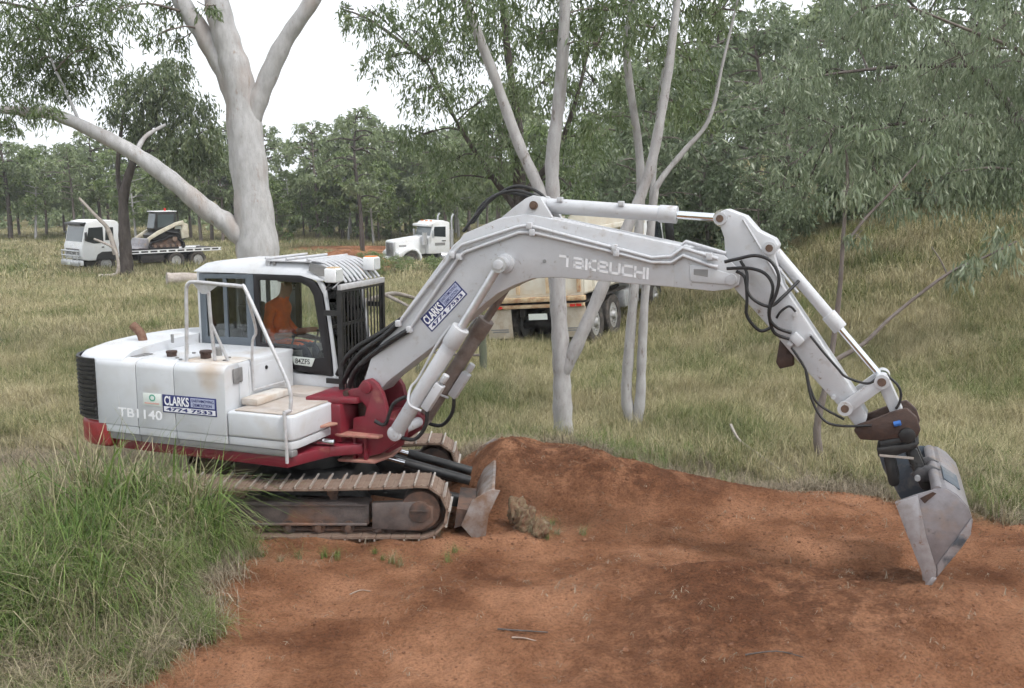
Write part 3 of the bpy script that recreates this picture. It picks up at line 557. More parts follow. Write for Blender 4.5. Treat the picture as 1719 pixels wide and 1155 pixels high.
ex(rf, 'cab_roof', 'white', cab, smooth=60)
for ya, yb in ((Y0 - 0.012, Y0 + 0.03), (Y1 - 0.03, Y1 + 0.012)):
    nm = 'door' if ya > 0.5 else 'window'
    ex(MB().ring(W1o, W1g, ya, yb), 'window_frame', 'dkglassframe', cab, bevel=0.004)
    ex(MB().ring(W2o, W2g, ya, yb), 'window_frame', 'seal', cab, bevel=0.004)
    ym = (ya + yb) / 2
    ex(MB().prism([(p[0], p[1]) for p in W1g], ym - 0.003, ym + 0.003), 'window_pane', 'glass', cab)
    ex(MB().prism(W2g, ym - 0.003, ym + 0.003), 'window_pane', 'glass', cab)
    ex(MB().box(-1.315, -1.265, ya + 0.006, yb - 0.004, 1.95, 2.672), 'window_mullion', 'dkglassframe', cab)
    ex(MB().box(-0.898, -0.866, ya - 0.004, yb, 1.855, 2.742), 'door_pillar', 'dkglassframe', cab)
# windscreen and rear window
ex(MB().prism([(-0.02, 2.66), (0.10, 2.52), (0.15, 2.2), (0.20, 1.75), (0.215, 1.57), (0.207, 1.57), (0.192, 1.75), (0.142, 2.2), (0.092, 2.515), (-0.026, 2.65)], Y0 + 0.052, Y1 - 0.052), 'windscreen', 'glass', cab)
for z0 in (2.12,): ex(MB().box(0.150, 0.172, Y0 + 0.06, Y1 - 0.06, z0, z0 + 0.035), 'windscreen_bar', 'black', cab)
ex(MB().box(-1.68, -1.672, Y0 + 0.16, Y1 - 0.16, 1.9, 2.72), 'rear_window', 'glass', cab)
# inside
ex(MB().box(-1.62, 0.18, Y0 + 0.06, Y1 - 0.06, 1.361, 1.39), 'cab_floor', 'interior', cab)
ex(MB().box(-1.64, -1.25, Y0 + 0.08, Y1 - 0.08, 1.391, 1.86), 'rear_console', 'interior', cab, bevel=0.03)
ex(MB().box(-1.5, -1.28, Y0 + 0.10, Y0 + 0.32, 1.865, 2.02), 'storage_box', 'grey', cab, bevel=0.02)
for y in (0.30, 0.86): ex(MB().prism([(-1.02, 1.391), (-0.45, 1.391), (-0.42, 1.74), (-0.50, 1.80), (-1.02, 1.76)], y - 0.07, y + 0.07), 'armrest_console', 'interior', cab, bevel=0.02)
for y in (0.30, 0.86): ex(MB().tube([(-0.50, y, 1.79), (-0.44, y, 1.94), (-0.43, y, 2.0)], [0.012, 0.012, 0.026], 8), 'control_lever', 'black', cab)
st = ex(MB().box(-1.12, -0.55, 0.36, 0.84, 1.62, 1.74), 'seat', 'seatgrey', cab, bevel=0.04)
ex(MB().prism([(-1.20, 1.70), (-1.04, 1.72), (-1.17, 2.33), (-1.29, 2.33)], 0.36, 0.84), 'seat_back', 'seatgrey', cab, bevel=0.04)
ex(MB().box(-1.05, -0.65, 0.42, 0.78, 1.391, 1.615), 'seat_base', 'interior', cab)
ex(MB().prism([(-0.16, 1.60), (0.16, 1.60), (0.13, 1.86), (-0.05, 1.84)], 0.24, 0.97), 'dashboard', 'interior', cab, bevel=0.02)
# number plate in the window
pln = ex(MB().prism([(-0.362, 1.775), (-0.035, 1.765), (-0.085, 1.662), (-0.325, 1.676)], Y0 - 0.024, Y0 - 0.014), 'number_plate', 'decalcream', cab, bevel=0.002)
text_mesh('lettering', '84ZFS', 0.20, 0.062, 'black', pln, side_frame(-0.305, Y0 - 0.0255, 1.69), bold=0.01)
# front bar guard
gb = ex(MB().box(0.355, 0.41, Y0 - 0.13, Y1 + 0.02, 2.60, 2.665), 'front_guard', 'silver', cab, bevel=0.008)
ex(MB().box(0.345, 0.405, Y0 - 0.13, Y0 - 0.09, 1.40, 2.60), 'guard_upright', 'black', gb)
ex(MB().box(0.345, 0.405, Y1 - 0.03, Y1 + 0.02, 1.40, 2.60), 'guard_upright', 'black', gb)
gbar = MB().box(-0.004, 0.004, -0.011, 0.011, 0, 1.20).build('guard_bar', 'black', gb); gbar.location = (0.378, 0.135, 1.40)
for k in range(1, 12):
    o = gbar.copy(); COL.objects.link(o); o.location = (0.378, 0.135 + k * 0.079, 1.40)
for z in (1.42, 2.57): ex(MB().box(0.388, 0.40, Y0 - 0.1, Y1 + 0.01, z, z + 0.022), 'guard_crossbar', 'black', gb)
for y in (Y0 - 0.11, Y1 - 0.01):
    for z in (2.30, 1.5): ex(MB().box(0.17, 0.35, y - 0.012, y + 0.012, z, z + 0.06), 'guard_bracket', 'black', gb)
# roof guard: flat mesh frame then bars curving down to the front
rg = ex(MB().box(-0.70, -0.08, Y0 + 0.02, Y1 - 0.02, 2.895, 2.912), 'roof_guard', 'boomw', cab, bevel=0.004)
for k in range(3): ex(MB().tube([(-0.69 + 0.29 * k, Y0 + 0.0, 2.93), (-0.69 + 0.29 * k, Y1, 2.93)], 0.016, 8), 'guard_rib', 'boomw', rg)
for k in range(9):
    y = Y0 + 0.06 + k * 0.099
    ex(MB().tube(smooth_path([(-0.10, y, 2.92), (0.10, y, 2.89), (0.26, y, 2.79), (0.37, y, 2.675)], 3), 0.017, 6), 'guard_bar', 'boomw', rg)
ex(MB().prism([(-0.08, 2.89), (0.12, 2.86), (0.28, 2.72), (0.02, 2.75), (-0.10, 2.80)], Y0 + 0.0, Y0 + 0.02), 'guard_cheek', 'grey', rg)
for y in (Y0 + 0.06, Y1 - 0.06): ex(MB().box(-0.72, -0.66, y - 0.02, y + 0.02, 2.83, 2.895), 'guard_foot', 'boomw', rg)
# work lights
for y, c in ((-0.03, 'truckw'), (0.86, 'amber')):
    z = 2.70 if y < 0 else 2.77
    l1 = ex(MB().box(0.27, 0.42, y - 0.085, y + 0.085, z, z + 0.16), 'work_light', 'truckw', cab, bevel=0.015)
    ex(MB().box(0.421, 0.43, y - 0.07, y + 0.07, z + 0.015, z + 0.145), 'lamp_lens', 'lamp', l1)
    ex(MB().box(0.29, 0.40, y - 0.06, y + 0.06, z + 0.161, z + 0.172), 'lamp_cap', 'amber' if y > 0 else 'creamrust', l1)
    ex(MB().tube([(0.30, y, z - 0.01), (0.22, y + 0.05, z - 0.09), (0.20, Y0 + 0.05, z - 0.1)], 0.014, 6), 'lamp_stalk', 'black', l1)
ex(MB().tube(smooth_path([(0.33, Y0 + 0.0, 2.70), (0.25, Y0 - 0.02, 2.62), (0.20, Y0 + 0.02, 2.60)], 3), 0.01, 6), 'lamp_cable', 'silver', cab)
ex(MB().cyl((-0.60, Y0 + 0.05, 2.85), (-0.60, Y0 + 0.05, 2.90), 0.022, 10), 'roof_lug', 'grey', cab)
# ---- swing post
swf = MB().box(0.10, 0.62, -0.42, 0.42, 0.93, 1.37)
sw = ex(swf, 'swing_frame', 'red', bevel=0.02)
ex(MB().prism([(0.20, -0.47), (0.78, -0.34), (0.86, 0.0), (0.78, 0.34), (0.20, 0.47)], 1.371, 1.44, axis='z'), 'pivot_plate', 'red', sw, bevel=0.012)
ex(MB().prism([(0.05, -1.0), (0.50, -0.66), (0.60, -0.45), (0.05, -0.43)], 1.14, 1.17, axis='z'), 'gusset_plate', 'reddust', sw, bevel=0.006)
ex(MB().prism([(0.0, -1.0), (0.55, -0.60), (0.85, -0.35), (0.85, 0.35), (0.55, 0.60), (0.0, 1.0)], 0.80, 0.92, axis='z'), 'frame_nose', 'red', sw, bevel=0.02)
ex(MB().cyl((0.30, -0.62, 0.972), (0.62, -0.56, 0.972), 0.036, 14), 'swing_cylinder_rod', 'chrome', sw)
ex(MB().cyl((0.74, 0, 0.74), (0.74, 0, 1.46), 0.115, 20), 'king_pin', 'rust', sw)
chk = [(0.788, 1.575), (0.834, 1.633), (0.925, 1.659), (0.999, 1.611), (1.079, 1.502), (1.12, 1.35), (1.14, 1.22), (1.26, 1.20), (1.36, 1.145), (1.36, 1.031), (1.275, 0.976), (1.048, 0.811), (0.811, 0.74), (0.541, 0.727), (0.488, 0.792), (0.495, 1.002), (0.69, 1.06), (0.70, 1.19), (0.847, 1.225), (0.872, 1.33), (0.82, 1.387), (0.706, 1.385), (0.60, 1.39), (0.57, 1.46), (0.672, 1.519), (0.764, 1.54)]
sp = ex(MB().prism(chk, -0.285, -0.205).prism(chk, 0.205, 0.285).box(0.90, 1.10, -0.20, 0.20, 0.80, 1.25), 'swing_post', 'red', bevel=0.012)
ex(MB().prism([(0.50, -0.41), (0.62, -0.44), (1.06, -0.37), (1.10, -0.20), (1.10, 0.20), (1.06, 0.37), (0.62, 0.44), (0.50, 0.41)], 1.0, 1.035, axis='z'), 'flange_plate', 'reddust', sp, bevel=0.01)
ex(MB().prism([(0.55, -0.40), (1.0, -0.34), (1.05, 0), (1.0, 0.34), (0.55, 0.40)], 0.70, 0.735, axis='z'), 'flange_plate', 'reddust', sp, bevel=0.01)
for x in (0.72, 0.86): ex(MB().box(x, x + 0.035, -0.34, -0.288, 0.737, 0.998), 'stiffener', 'red', sp)
ex(MB().cyl((0.885, -0.315, 1.56), (0.885, 0.315, 1.56), 0.068, 20), 'boom_foot_pin', 'red', sp, bevel=0.006)
ex(MB().cyl((1.281, -0.43, 1.09), (1.281, 0.43, 1.09), 0.058, 18), 'cylinder_foot_pin', 'boomw', sp, bevel=0.006)
ex(MB().cyl((0.62, -0.30, 1.47), (0.62, -0.19, 1.47), 0.035, 10), 'hose_fitting', 'rust', sp)
# ---- boom
bo = [(0.80, 1.50), (0.795, 1.60), (0.903, 1.915), (1.255, 2.329), (1.935, 3.150), (2.036, 3.285), (2.45, 3.455), (2.75, 3.50), (3.021, 3.457), (4.11, 3.255), (4.46, 3.19), (4.46, 2.792), (4.424, 2.793), (3.956, 2.812), (3.346, 2.845), (3.025, 2.853), (2.82, 2.835), (2.617, 2.759), (2.415, 2.657), (1.628, 2.025), (1.10, 1.625), (0.98, 1.49), (0.90, 1.46)]
boom = ex(MB().prism(bo, -0.185, 0.185), 'boom', 'boomw', bevel=0.012)
brk = [(2.42, 3.43), (2.60, 3.57), (2.729, 3.661), (2.807, 3.692), (2.891, 3.674), (2.943, 3.59), (3.04, 3.44)]
ex(MB().prism(brk, -0.165, -0.105).prism(brk, 0.105, 0.165), 'cylinder_bracket', 'boomw', boom, bevel=0.01)
tip = [(4.30, 3.20), (4.785, 3.125), (4.90, 3.02), (4.945, 2.93), (4.93, 2.84), (4.86, 2.80), (4.693, 2.774), (4.424, 2.79), (4.30, 2.80)]
for a, b in ((-0.188, -0.15), (0.15, 0.188)): ex(MB().prism(tip, a, b), 'boom_tip_plate', 'boomw', boom, bevel=0.006)
ex(MB().prism([(4.46, 3.02), (4.63, 3.01), (4.88, 2.94), (4.91, 2.88), (4.88, 2.84), (4.47, 2.86)], -0.205, -0.1885), 'boss_plate', 'boomw', boom, bevel=0.006)
ex(MB().prism([(4.64, 2.985), (4.64, 2.91), (4.50, 2.93), (4.50, 2.985)], -0.2075, -0.2055), 'boss_recess', 'grey', boom)
ex(MB().cyl((4.865, -0.225, 2.895), (4.865, 0.225, 2.895), 0.055, 18), 'arm_pivot_pin', 'boomw', boom, bevel=0.006)
ex(MB().cyl((2.822, -0.185, 3.59), (2.822, 0.185, 3.59), 0.045, 16).cyl((2.822, -0.2, 3.59), (2.822, 0.2, 3.59), 0.025, 12), 'bracket_pin', 'pin', boom)
ex(MB().cyl((2.52, -0.42, 2.985), (2.52, 0.42, 2.985), 0.055, 18).cyl((2.52, -0.22, 2.985), (2.52, 0.22, 2.985), 0.10, 20), 'cylinder_head_pin', 'boomw', boom, bevel=0.006)
ex(MB().cyl((2.95, -0.195, 3.02), (2.95, -0.18, 3.02), 0.02, 10), 'grease_point', 'grey', boom)
PIPE1=[(1.264, -0.245, 2.292), (1.92, -0.245, 3.06), (2.023, -0.245, 3.166), (2.677, -0.245, 3.372), (2.795, -0.245, 3.383), (3.702, -0.245, 3.173), (4.083, -0.245, 3.085), (4.279, -0.245, 3.104), (4.391, -0.245, 3.189), (4.651, -0.245, 3.114), (4.733, -0.245, 3.091)]
PIPE2=[(1.395, -0.245, 2.234), (2.0, -0.245, 3.042), (2.068, -0.245, 3.095), (2.677, -0.245, 3.311), (2.828, -0.245, 3.314), (3.723, -0.245, 3.124), (4.084, -0.245, 3.04), (4.28, -0.245, 3.042), (4.393, -0.245, 3.117), (4.674, -0.245, 3.022), (4.735, -0.245, 3.01)]
PIPE3=[(1.269, -0.16, 2.336), (1.917, -0.16, 3.149), (2.066, -0.16, 3.266), (2.514, -0.16, 3.433), (2.688, -0.16, 3.46), (3.032, -0.16, 3.42), (4.06, -0.16, 3.214), (4.322, -0.16, 3.183), (4.404, -0.16, 3.247), (4.798, -0.16, 3.142)]
HOSE_a=[(4.805, -0.25, 3.067), (4.939, -0.28, 3.103), (5.099, -0.3, 3.138), (5.24, -0.32, 3.094), (5.325, -0.34, 2.959), (5.312, -0.34, 2.799), (5.258, -0.33, 2.655), (5.259, -0.3, 2.531), (5.336, -0.26, 2.448), (5.451, -0.22, 2.408)]
HOSE_b=[(4.827, -0.25, 3.003), (5.04, -0.27, 3.014), (5.192, -0.29, 2.97), (5.27, -0.3, 2.854), (5.253, -0.3, 2.692), (5.245, -0.28, 2.568), (5.297, -0.25, 2.404), (5.434, -0.22, 2.346)]
HOSE_c=[(4.955, -0.25, 3.081), (5.022, -0.27, 2.963), (5.034, -0.29, 2.804), (5.115, -0.3, 2.707), (5.254, -0.3, 2.662), (5.362, -0.25, 2.752), (5.489, -0.12, 2.895)]
HOSE_d=[(4.917, -0.24, 2.978), (5.002, -0.26, 2.921), (5.031, -0.27, 2.72), (5.035, -0.26, 2.556), (5.157, -0.24, 2.416), (5.26, -0.2, 2.447)]
HOSE_e=[(5.455, -0.2, 2.263), (5.59, -0.2, 2.066), (5.643, -0.2, 1.885), (5.732, -0.2, 1.727), (5.968, -0.2, 1.602)]
HOSE_f=[(5.597, -0.2, 2.046), (5.662, -0.22, 1.787), (5.779, -0.24, 1.595), (5.935, -0.24, 1.546), (6.217, -0.24, 1.571)]
HOSE_g=[(5.624, -0.19, 2.383), (5.747, -0.2, 2.239), (5.888, -0.2, 2.086), (5.968, -0.2, 2.01), (6.158, -0.2, 1.962), (6.248, -0.2, 2.029)]
HOSE_h=[(6.32, -0.1, 2.036), (6.418, -0.1, 1.952), (6.455, -0.1, 1.874), (6.449, -0.1, 1.783), (6.421, -0.1, 1.72)]
HOSE_i=[(5.306, -0.2, 2.541), (5.345, -0.22, 2.606), (5.421, -0.22, 2.66), (5.479, -0.2, 2.61)]
HOSE_j=[(1.252, -0.2, 2.286), (1.054, -0.2, 2.122), (0.774, -0.15, 1.944), (0.56, -0.05, 1.756), (0.392, 0.05, 1.52)]
HOSE_k=[(1.382, -0.22, 2.219), (1.162, -0.22, 2.087), (0.865, -0.18, 1.887), (0.639, -0.1, 1.701), (0.498, 0, 1.49)]
HOSE_l=[(1.238, -0.1, 2.321), (0.976, -0.1, 2.149), (0.643, -0.05, 1.966), (0.444, 0.02, 1.806), (0.286, 0.1, 1.597)]
HOSE_m=[(1.137, -0.05, 2.228), (0.855, -0.02, 2.007), (0.582, 0.05, 1.81), (0.443, 0.1, 1.584)]
HOSE_n=[(1.951, 0, 3.299), (2.127, 0.02, 3.51), (2.297, 0.05, 3.677), (2.521, 0.05, 3.736), (2.72, 0.05, 3.699), (2.851, 0.05, 3.639)]
HOSE_o=[(2.024, 0.1, 3.391), (2.186, 0.1, 3.593), (2.427, 0.12, 3.76), (2.628, 0.12, 3.777), (2.811, 0.1, 3.699), (2.906, 0.08, 3.598)]
HOSE_p=[(1.979, 0.15, 3.378), (2.119, 0.15, 3.591), (2.325, 0.15, 3.708), (2.528, 0.15, 3.698), (2.661, 0.15, 3.667)]
HOSE_q=[(2.84, 0.05, 3.639), (2.912, 0.0, 3.498), (3.037, -0.05, 3.44), (3.292, -0.05, 3.383), (3.709, -0.05, 3.29)]
for nm, pts in (('boom_pipe', PIPE1), ('boom_pipe', PIPE2), ('boom_pipe', PIPE3)):
    yy = -0.215 if pts is not PIPE3 else -0.15
    ex(MB().tube([(p[0], yy, p[2]) for p in pts], 0.019, 8), nm, 'boomw', boom, smooth=50)
ex(MB().tube([(p[0] + 0.02, -0.09, p[2] + 0.03) for p in PIPE3[:7]], 0.019, 8), 'boom_pipe', 'boomw', boom)
for p in (PIPE1[0], PIPE1[1], PIPE1[4], PIPE1[5], PIPE1[9], PIPE2[0], PIPE2[4], PIPE2[5], PIPE2[1]):
    ex(MB().box(p[0] - 0.03, p[0] + 0.03, -0.25, -0.186, p[2] - 0.035, p[2] + 0.035), 'pipe_clamp', 'boomw', boom, bevel=0.008)
# boom lettering, square stroked letters
GL = {'T': [((-0.30, 1), (0.62, 1)), ((0.55, 1), (0.55, 0))], 'A': [((0, 1), (1, 1)), ((1, 1), (1, 0)), ((0, 0), (1, 0)), ((0, .5), (1, .5)), ((0, 0), (0, .5))],
      'K': [((0, 0), (0, 1)), ((1, 1), (.55, .95)), ((.55, .95), (.28, .5)), ((.28, .5), (.55, .05)), ((.55, .05), (1, 0))], 'E': [((0, 0), (0, 1)), ((0, 1), (1, 1)), ((1, 1), (1, .5)), ((0, .5), (1, .5)), ((0, 0), (1, 0))],
      'U': [((0, 1), (0, 0)), ((0, 0), (1, 0)), ((1, 0), (1, 1))], 'C': [((1, 1), (0, 1)), ((0, 1), (0, 0)), ((0, 0), (1, 0))], 'H': [((0, 0), (0, 1)), ((1, 0), (1, 1)), ((0, .5), (1, .5))], 'I': [((0, 0), (0, 1))]}
ang = math.atan2(-0.105, 0.893); ux, uz = math.cos(ang), math.sin(ang)
xx = 0.045
for ch in 'TAKEUCHI':
    g = MB(); wd_ = 0.0 if ch == 'I' else 0.092; hh = 0.092
    for (a, b) in GL[ch]:
        ax, az, bx, bz = xx + a[0] * wd_, a[1] * hh, xx + b[0] * wd_, b[1] * hh
        d = Vector((bx - ax, bz - az)); ln = d.length; d.normalize(); w = 0.0125
        n_ = Vector((-d.y, d.x)) * w; A = Vector((ax, az)) - d * w; B = Vector((bx, bz)) + d * w
        q = [A + n_, B + n_, B - n_, A - n_]
        g.prism([(3.10 + p.x * ux - p.y * uz * 0.3, 2.988 + p.x * uz + p.y * 1.0) for p in q], -0.1885, -0.186)
    ex(g, 'maker_letter', 'letter', boom, smooth=0)
    xx += (0.0 if ch == 'I' else wd_) + 0.036
# boom sticker
sa = math.atan2(0.431, 0.424)
SX, SZ = 1.654, 2.213
def on_st(u, v): return (SX + u * math.cos(sa) - v * math.sin(sa), SZ + u * math.sin(sa) + v * math.cos(sa))
def quad_st(u0, u1, v0, v1): return [on_st(u0, v0), on_st(u1, v0), on_st(u1, v1), on_st(u0, v1)]
bs = ex(MB().prism(quad_st(0, 0.605, 0, 0.195), -0.189, -0.186), 'company_decal', 'decalblue', boom, label='blue and white company sticker on the boom')
ex(MB().prism(quad_st(0.015, 0.59, 0.012, 0.070), -0.1905, -0.1892), 'phone_strip', 'decalwhite', bs)
ex(MB().prism(quad_st(0.315, 0.59, 0.085, 0.183), -0.1905, -0.1892), 'pale_print', 'decalpale', bs)
def st_frame(u, v): p = on_st(u, v); return side_frame(p[0], -0.1908, p[1], sa)
text_mesh('lettering', 'CLARKS', 0.275, 0.100, 'letter', bs, st_frame(0.02, 0.082), bold=0.025)
text_mesh('lettering', 'EARTHMOVING', 0.25, 0.034, 'decalblue', bs, st_frame(0.327, 0.140), bold=0.01)
text_mesh('lettering', 'DEMOLITION', 0.22, 0.034, 'decalblue', bs, st_frame(0.335, 0.094), bold=0.01)
text_mesh('lettering', '4774 7533', 0.52, 0.042, 'decalblue', bs, st_frame(0.04, 0.020), bold=0.03)
# ---- boom cylinders
for y in (-0.355, 0.355):
    A, B = Vector((1.281, y, 1.09)), Vector((2.52, y, 2.985)); d = (B - A).normalized()
    cyl = ex(MB().cyl(A + d * 0.05, A + d * 1.22, 0.085, 22).cyl(A + d * 1.22, A + d * 1.45, 0.098, 22).cyl(A - Vector((0, 0.055, 0)), A + Vector((0, 0.055, 0)), 0.085, 18), 'boom_cylinder', 'boomw' if y < 0 else 'shadedsteel', bevel=0.006)
    ex(MB().cyl(A + d * 1.45, B, 0.046, 18).cyl(B - Vector((0, 0.05, 0)), B + Vector((0, 0.05, 0)), 0.085, 18), 'cylinder_rod', 'shadedsteel' if y > 0 else 'alloy', cyl)
    n_ = Vector((-d.z, 0, d.x))
    ex(MB().tube(smooth_path([A + d * 1.40 + n_ * 0.11, A + d * 1.1 + n_ * 0.13, A + d * 0.7 + n_ * 0.11, A + d * 0.55 + n_ * 0.12 + Vector((0, -0.03, 0)), A + d * 0.42 + n_ * 0.02 + Vector((0, -0.10, 0)), A + d * 0.42 - n_ * 0.12 + Vector((0, -0.04, 0))], 4), 0.014, 8), 'cylinder_pipe', 'boomw', cyl)
    ex(MB().obox(A + d * 0.62 - n_ * 0.14, (0.34, 0.10, 0.10), Matrix.Rotation(-math.atan2(d.z, d.x), 3, 'Y')).cyl(A + d * 0.82 - n_ * 0.14, A + d * 0.92 - n_ * 0.14, 0.04, 12), 'lock_valve', 'boomw', cyl, bevel=0.012)
    ex(MB().tube(smooth_path([A + d * 0.42 + n_ * 0.12, A + d * 0.25 + n_ * 0.2, A + d * 0.0 + n_ * 0.16, A - d * 0.05 + n_ * 0.28], 4), 0.022, 8), 'hose', 'rubber', cyl)
    ex(MB().tube(smooth_path([A + d * 0.50 - n_ * 0.13, A + d * 0.30 - n_ * 0.24, A + d * 0.08 - n_ * 0.22, A - d * 0.02 - n_ * 0.05], 4), 0.022, 8), 'hose', 'rubber', cyl)
# ---- arm cylinder above the boom
A, B = Vector((2.822, 0, 3.59)), Vector((4.73, 0, 3.477)); d = (B - A).normalized()
ac = ex(MB().cyl(A + d * 0.10, A + d * 1.40, 0.078, 24).cyl(A + d * 1.28, A + d * 1.46, 0.088, 24).cyl(A + Vector((0, -0.1, 0)), A + Vector((0, 0.1, 0)), 0.09, 18), 'arm_cylinder', 'boomw', bevel=0.006)
ex(MB().cyl(A + d * 1.46, B, 0.042, 18).cyl(B - Vector((0, 0.05, 0)), B + Vector((0, 0.05, 0)), 0.085, 18), 'cylinder_rod', 'chrome', ac)
for t in (0.25, 0.9): ex(MB().obox(A + d * t + Vector((0, -0.06, 0.075)), (0.06, 0.05, 0.05), Matrix.Identity(3)), 'hose_port', 'boomw', ac, bevel=0.006)
# ---- arm
ao = [(4.69, 3.516), (4.78, 3.568), (4.964, 3.501), (5.092, 3.361), (5.251, 3.285), (5.286, 3.224), (5.256, 3.138), (5.346, 2.845), (6.049, 1.846), (6.172, 1.631), (6.155, 1.56), (6.065, 1.535), (5.962, 1.66), (5.578, 2.056), (5.204, 2.47), (4.891, 2.799), (4.797, 3.057), (4.772, 3.293)]
arm = ex(MB().prism(ao, -0.14, 0.14), 'arm', 'boomw', bevel=0.012)
ex(MB().tube([(4.95, -0.142, 3.47), (5.25, -0.142, 3.0), (5.34, -0.142, 2.84)], 0.012, 6), 'weld_seam', 'boomw', arm)
for x, z in ((4.73, 3.477), (5.208, 3.202), (5.97, 1.707)): ex(MB().cyl((x, -0.165, z), (x, 0.165, z), 0.062, 18).cyl((x, -0.172, z), (x, 0.172, z), 0.036, 14, 1), 'arm_pin', ['boomw', 'pin'], arm)
ex(MB().prism([(5.33, 2.33), (5.46, 2.19), (5.47, 2.06), (5.34, 2.02), (5.30, 2.08)], -0.05, 0.05), 'lifting_lug', 'rust', arm, bevel=0.01)
ex(MB().obox((5.50, -0.17, 2.34), (0.12, 0.07, 0.09), Matrix.Rotation(0.75, 3, 'Y')).obox((5.44, -0.16, 2.29), (0.05, 0.05, 0.05), Matrix.Rotation(0.75, 3, 'Y')), 'hose_block', 'boomw', arm, bevel=0.01)
for x, z in ((5.47, 2.58), (5.62, 2.38), (5.86, 1.80)): ex(MB().cyl((x, -0.175, z), (x, -0.14, z), 0.022, 10), 'arm_fitting', 'boomw', arm)
for q in 'abcdefghi': ex(MB().tube(smooth_path(globals()['HOSE_' + q], 5), 0.0165 if q in 'abcd' else 0.0125, 8), 'hydraulic_hose', 'rubber', arm, smooth=60)
for q in 'jklm': ex(MB().tube(smooth_path(globals()['HOSE_' + q], 5), 0.032, 8), 'hydraulic_hose', 'rubber', boom, smooth=60)
for q in 'nopq': ex(MB().tube(smooth_path(globals()['HOSE_' + q], 5), 0.017, 8), 'hydraulic_hose', 'rubber', boom, smooth=60)
for k in range(5):
    ex(MB().tube(smooth_path([(1.1 - 0.03 * k, 0.02 + 0.05 * k, 2.16), (0.78, 0.05 + 0.05 * k, 1.90 - 0.02 * k), (0.55, 0.1 + 0.04 * k, 1.62), (0.52, 0.1 + 0.04 * k, 1.40)], 4), 0.026, 8), 'hydraulic_hose', 'rubber', boom)
# ---- bucket cylinder and links
A, B = Vector((5.208, 0, 3.202)), Vector((6.283, 0, 1.985)); d = (B - A).normalized()
bc = ex(MB().cyl(A + d * 0.06, A + d * 0.98, 0.056, 20).cyl(A + d * 0.84, A + d * 1.02, 0.072, 20).cyl(A + Vector((0, -0.1, 0)), A + Vector((0, 0.1, 0)), 0.07, 16), 'bucket_cylinder', 'boomw', bevel=0.005)
ex(MB().cyl(A + d * 1.02, B, 0.034, 16).cyl(B - Vector((0, 0.05, 0)), B + Vector((0, 0.05, 0)), 0.07, 16), 'cylinder_rod', 'chrome', bc)
ex(MB().tube([A + d * 0.12 + Vector((-0.05, -0.05, -0.04)), A + d * 0.5 + Vector((-0.06, -0.05, -0.05))], 0.014, 6), 'cylinder_pipe', 'boomw', bc)
def bar(p, q, w, y0, y1):
    p, q = Vector(p), Vector(q); d = (q - p).normalized(); n_ = Vector((-d.y, d.x)); pts = []
    for k in range(7): a = math.pi / 2 + math.pi * k / 6; pts.append(p + (d * math.cos(a) + n_ * math.sin(a)) * w)
    for k in range(7): a = -math.pi / 2 + math.pi * k / 6; pts.append(q + (d * math.cos(a) + n_ * math.sin(a)) * w)
    return MB().prism([(v.x, v.y) for v in pts], y0, y1)
for y in (-0.205, 0.165):
    rk = ex(bar((5.97, 1.707), (6.283, 1.985), 0.060, y, y + 0.04), 'rocker_link', 'boomw', bevel=0.006)
    ex(MB().cyl((5.97, y - 0.012, 1.707), (5.97, y + 0.052, 1.707), 0.07, 16), 'link_boss', 'boomw', rk)
    ex(MB().cyl((5.97, y - 0.016, 1.707), (5.97, y + 0.056, 1.707), 0.038, 14), 'link_pin', 'pin', rk)
lk = ex(bar((6.283, 1.985), (6.43, 1.68), 0.055, -0.09, 0.09), 'tipping_link', 'boomw', bevel=0.006)
ex(MB().cyl((6.283, -0.225, 1.985), (6.283, 0.225, 1.985), 0.04, 16, 1).cyl((6.283, -0.215, 1.985), (6.283, 0.215, 1.985), 0.068, 16, 0), 'link_pin', ['boomw', 'pin'], lk)
# ---- tilting hitch
hb = [(6.06, 1.50), (6.08, 1.555), (6.20, 1.61), (6.369, 1.70), (6.511, 1.756), (6.604, 1.678), (6.646, 1.563), (6.615, 1.481), (6.40, 1.455), (6.30, 1.425), (6.12, 1.42)]
hit = ex(MB().prism(hb, -0.215, -0.155).prism(hb, 0.155, 0.215).prism([(6.15, 1.47), (6.60, 1.52), (6.58, 1.60), (6.15, 1.53)], -0.155, 0.155), 'tilt_hitch', 'rust', bevel=0.015)
ex(MB().cyl((6.30, -0.12, 1.38), (6.60, -0.12, 1.47), 0.085, 18).cyl((6.30, 0.12, 1.38), (6.60, 0.12, 1.47), 0.085, 18), 'tilt_cylinder', 'black', hit, bevel=0.01)
ex(MB().cyl((6.53, -0.24, 1.50), (6.53, -0.13, 1.50), 0.075, 16), 'tilt_knuckle', 'black', hit, bevel=0.01)
ex(MB().cyl((6.41, -0.235, 1.60), (6.47, -0.235, 1.62), 0.025, 10), 'blue_cap', surf('blue_cap', (0.03, 0.13, 0.42)), hit)
ex(MB().prism([(6.27, 1.36), (6.64, 1.45), (6.62, 1.39), (6.40, 1.275), (6.29, 1.27)], -0.24, 0.24), 'coupler_plate', 'black', hit, bevel=0.015)
ex(MB().box(6.30, 6.60, -0.25, -0.242, 1.285, 1.305), 'coupler_lip', 'deadwood', hit)
for x0, x1, w in ((6.37, 6.44, 0.05), (6.58, 6.72, 0.055)):
    for y in (-0.13, 0.09):
        ex(bar((x0, 1.32), (x1, 1.02), w, y, y + 0.05), 'hitch_hook', 'black', hit, bevel=0.01)
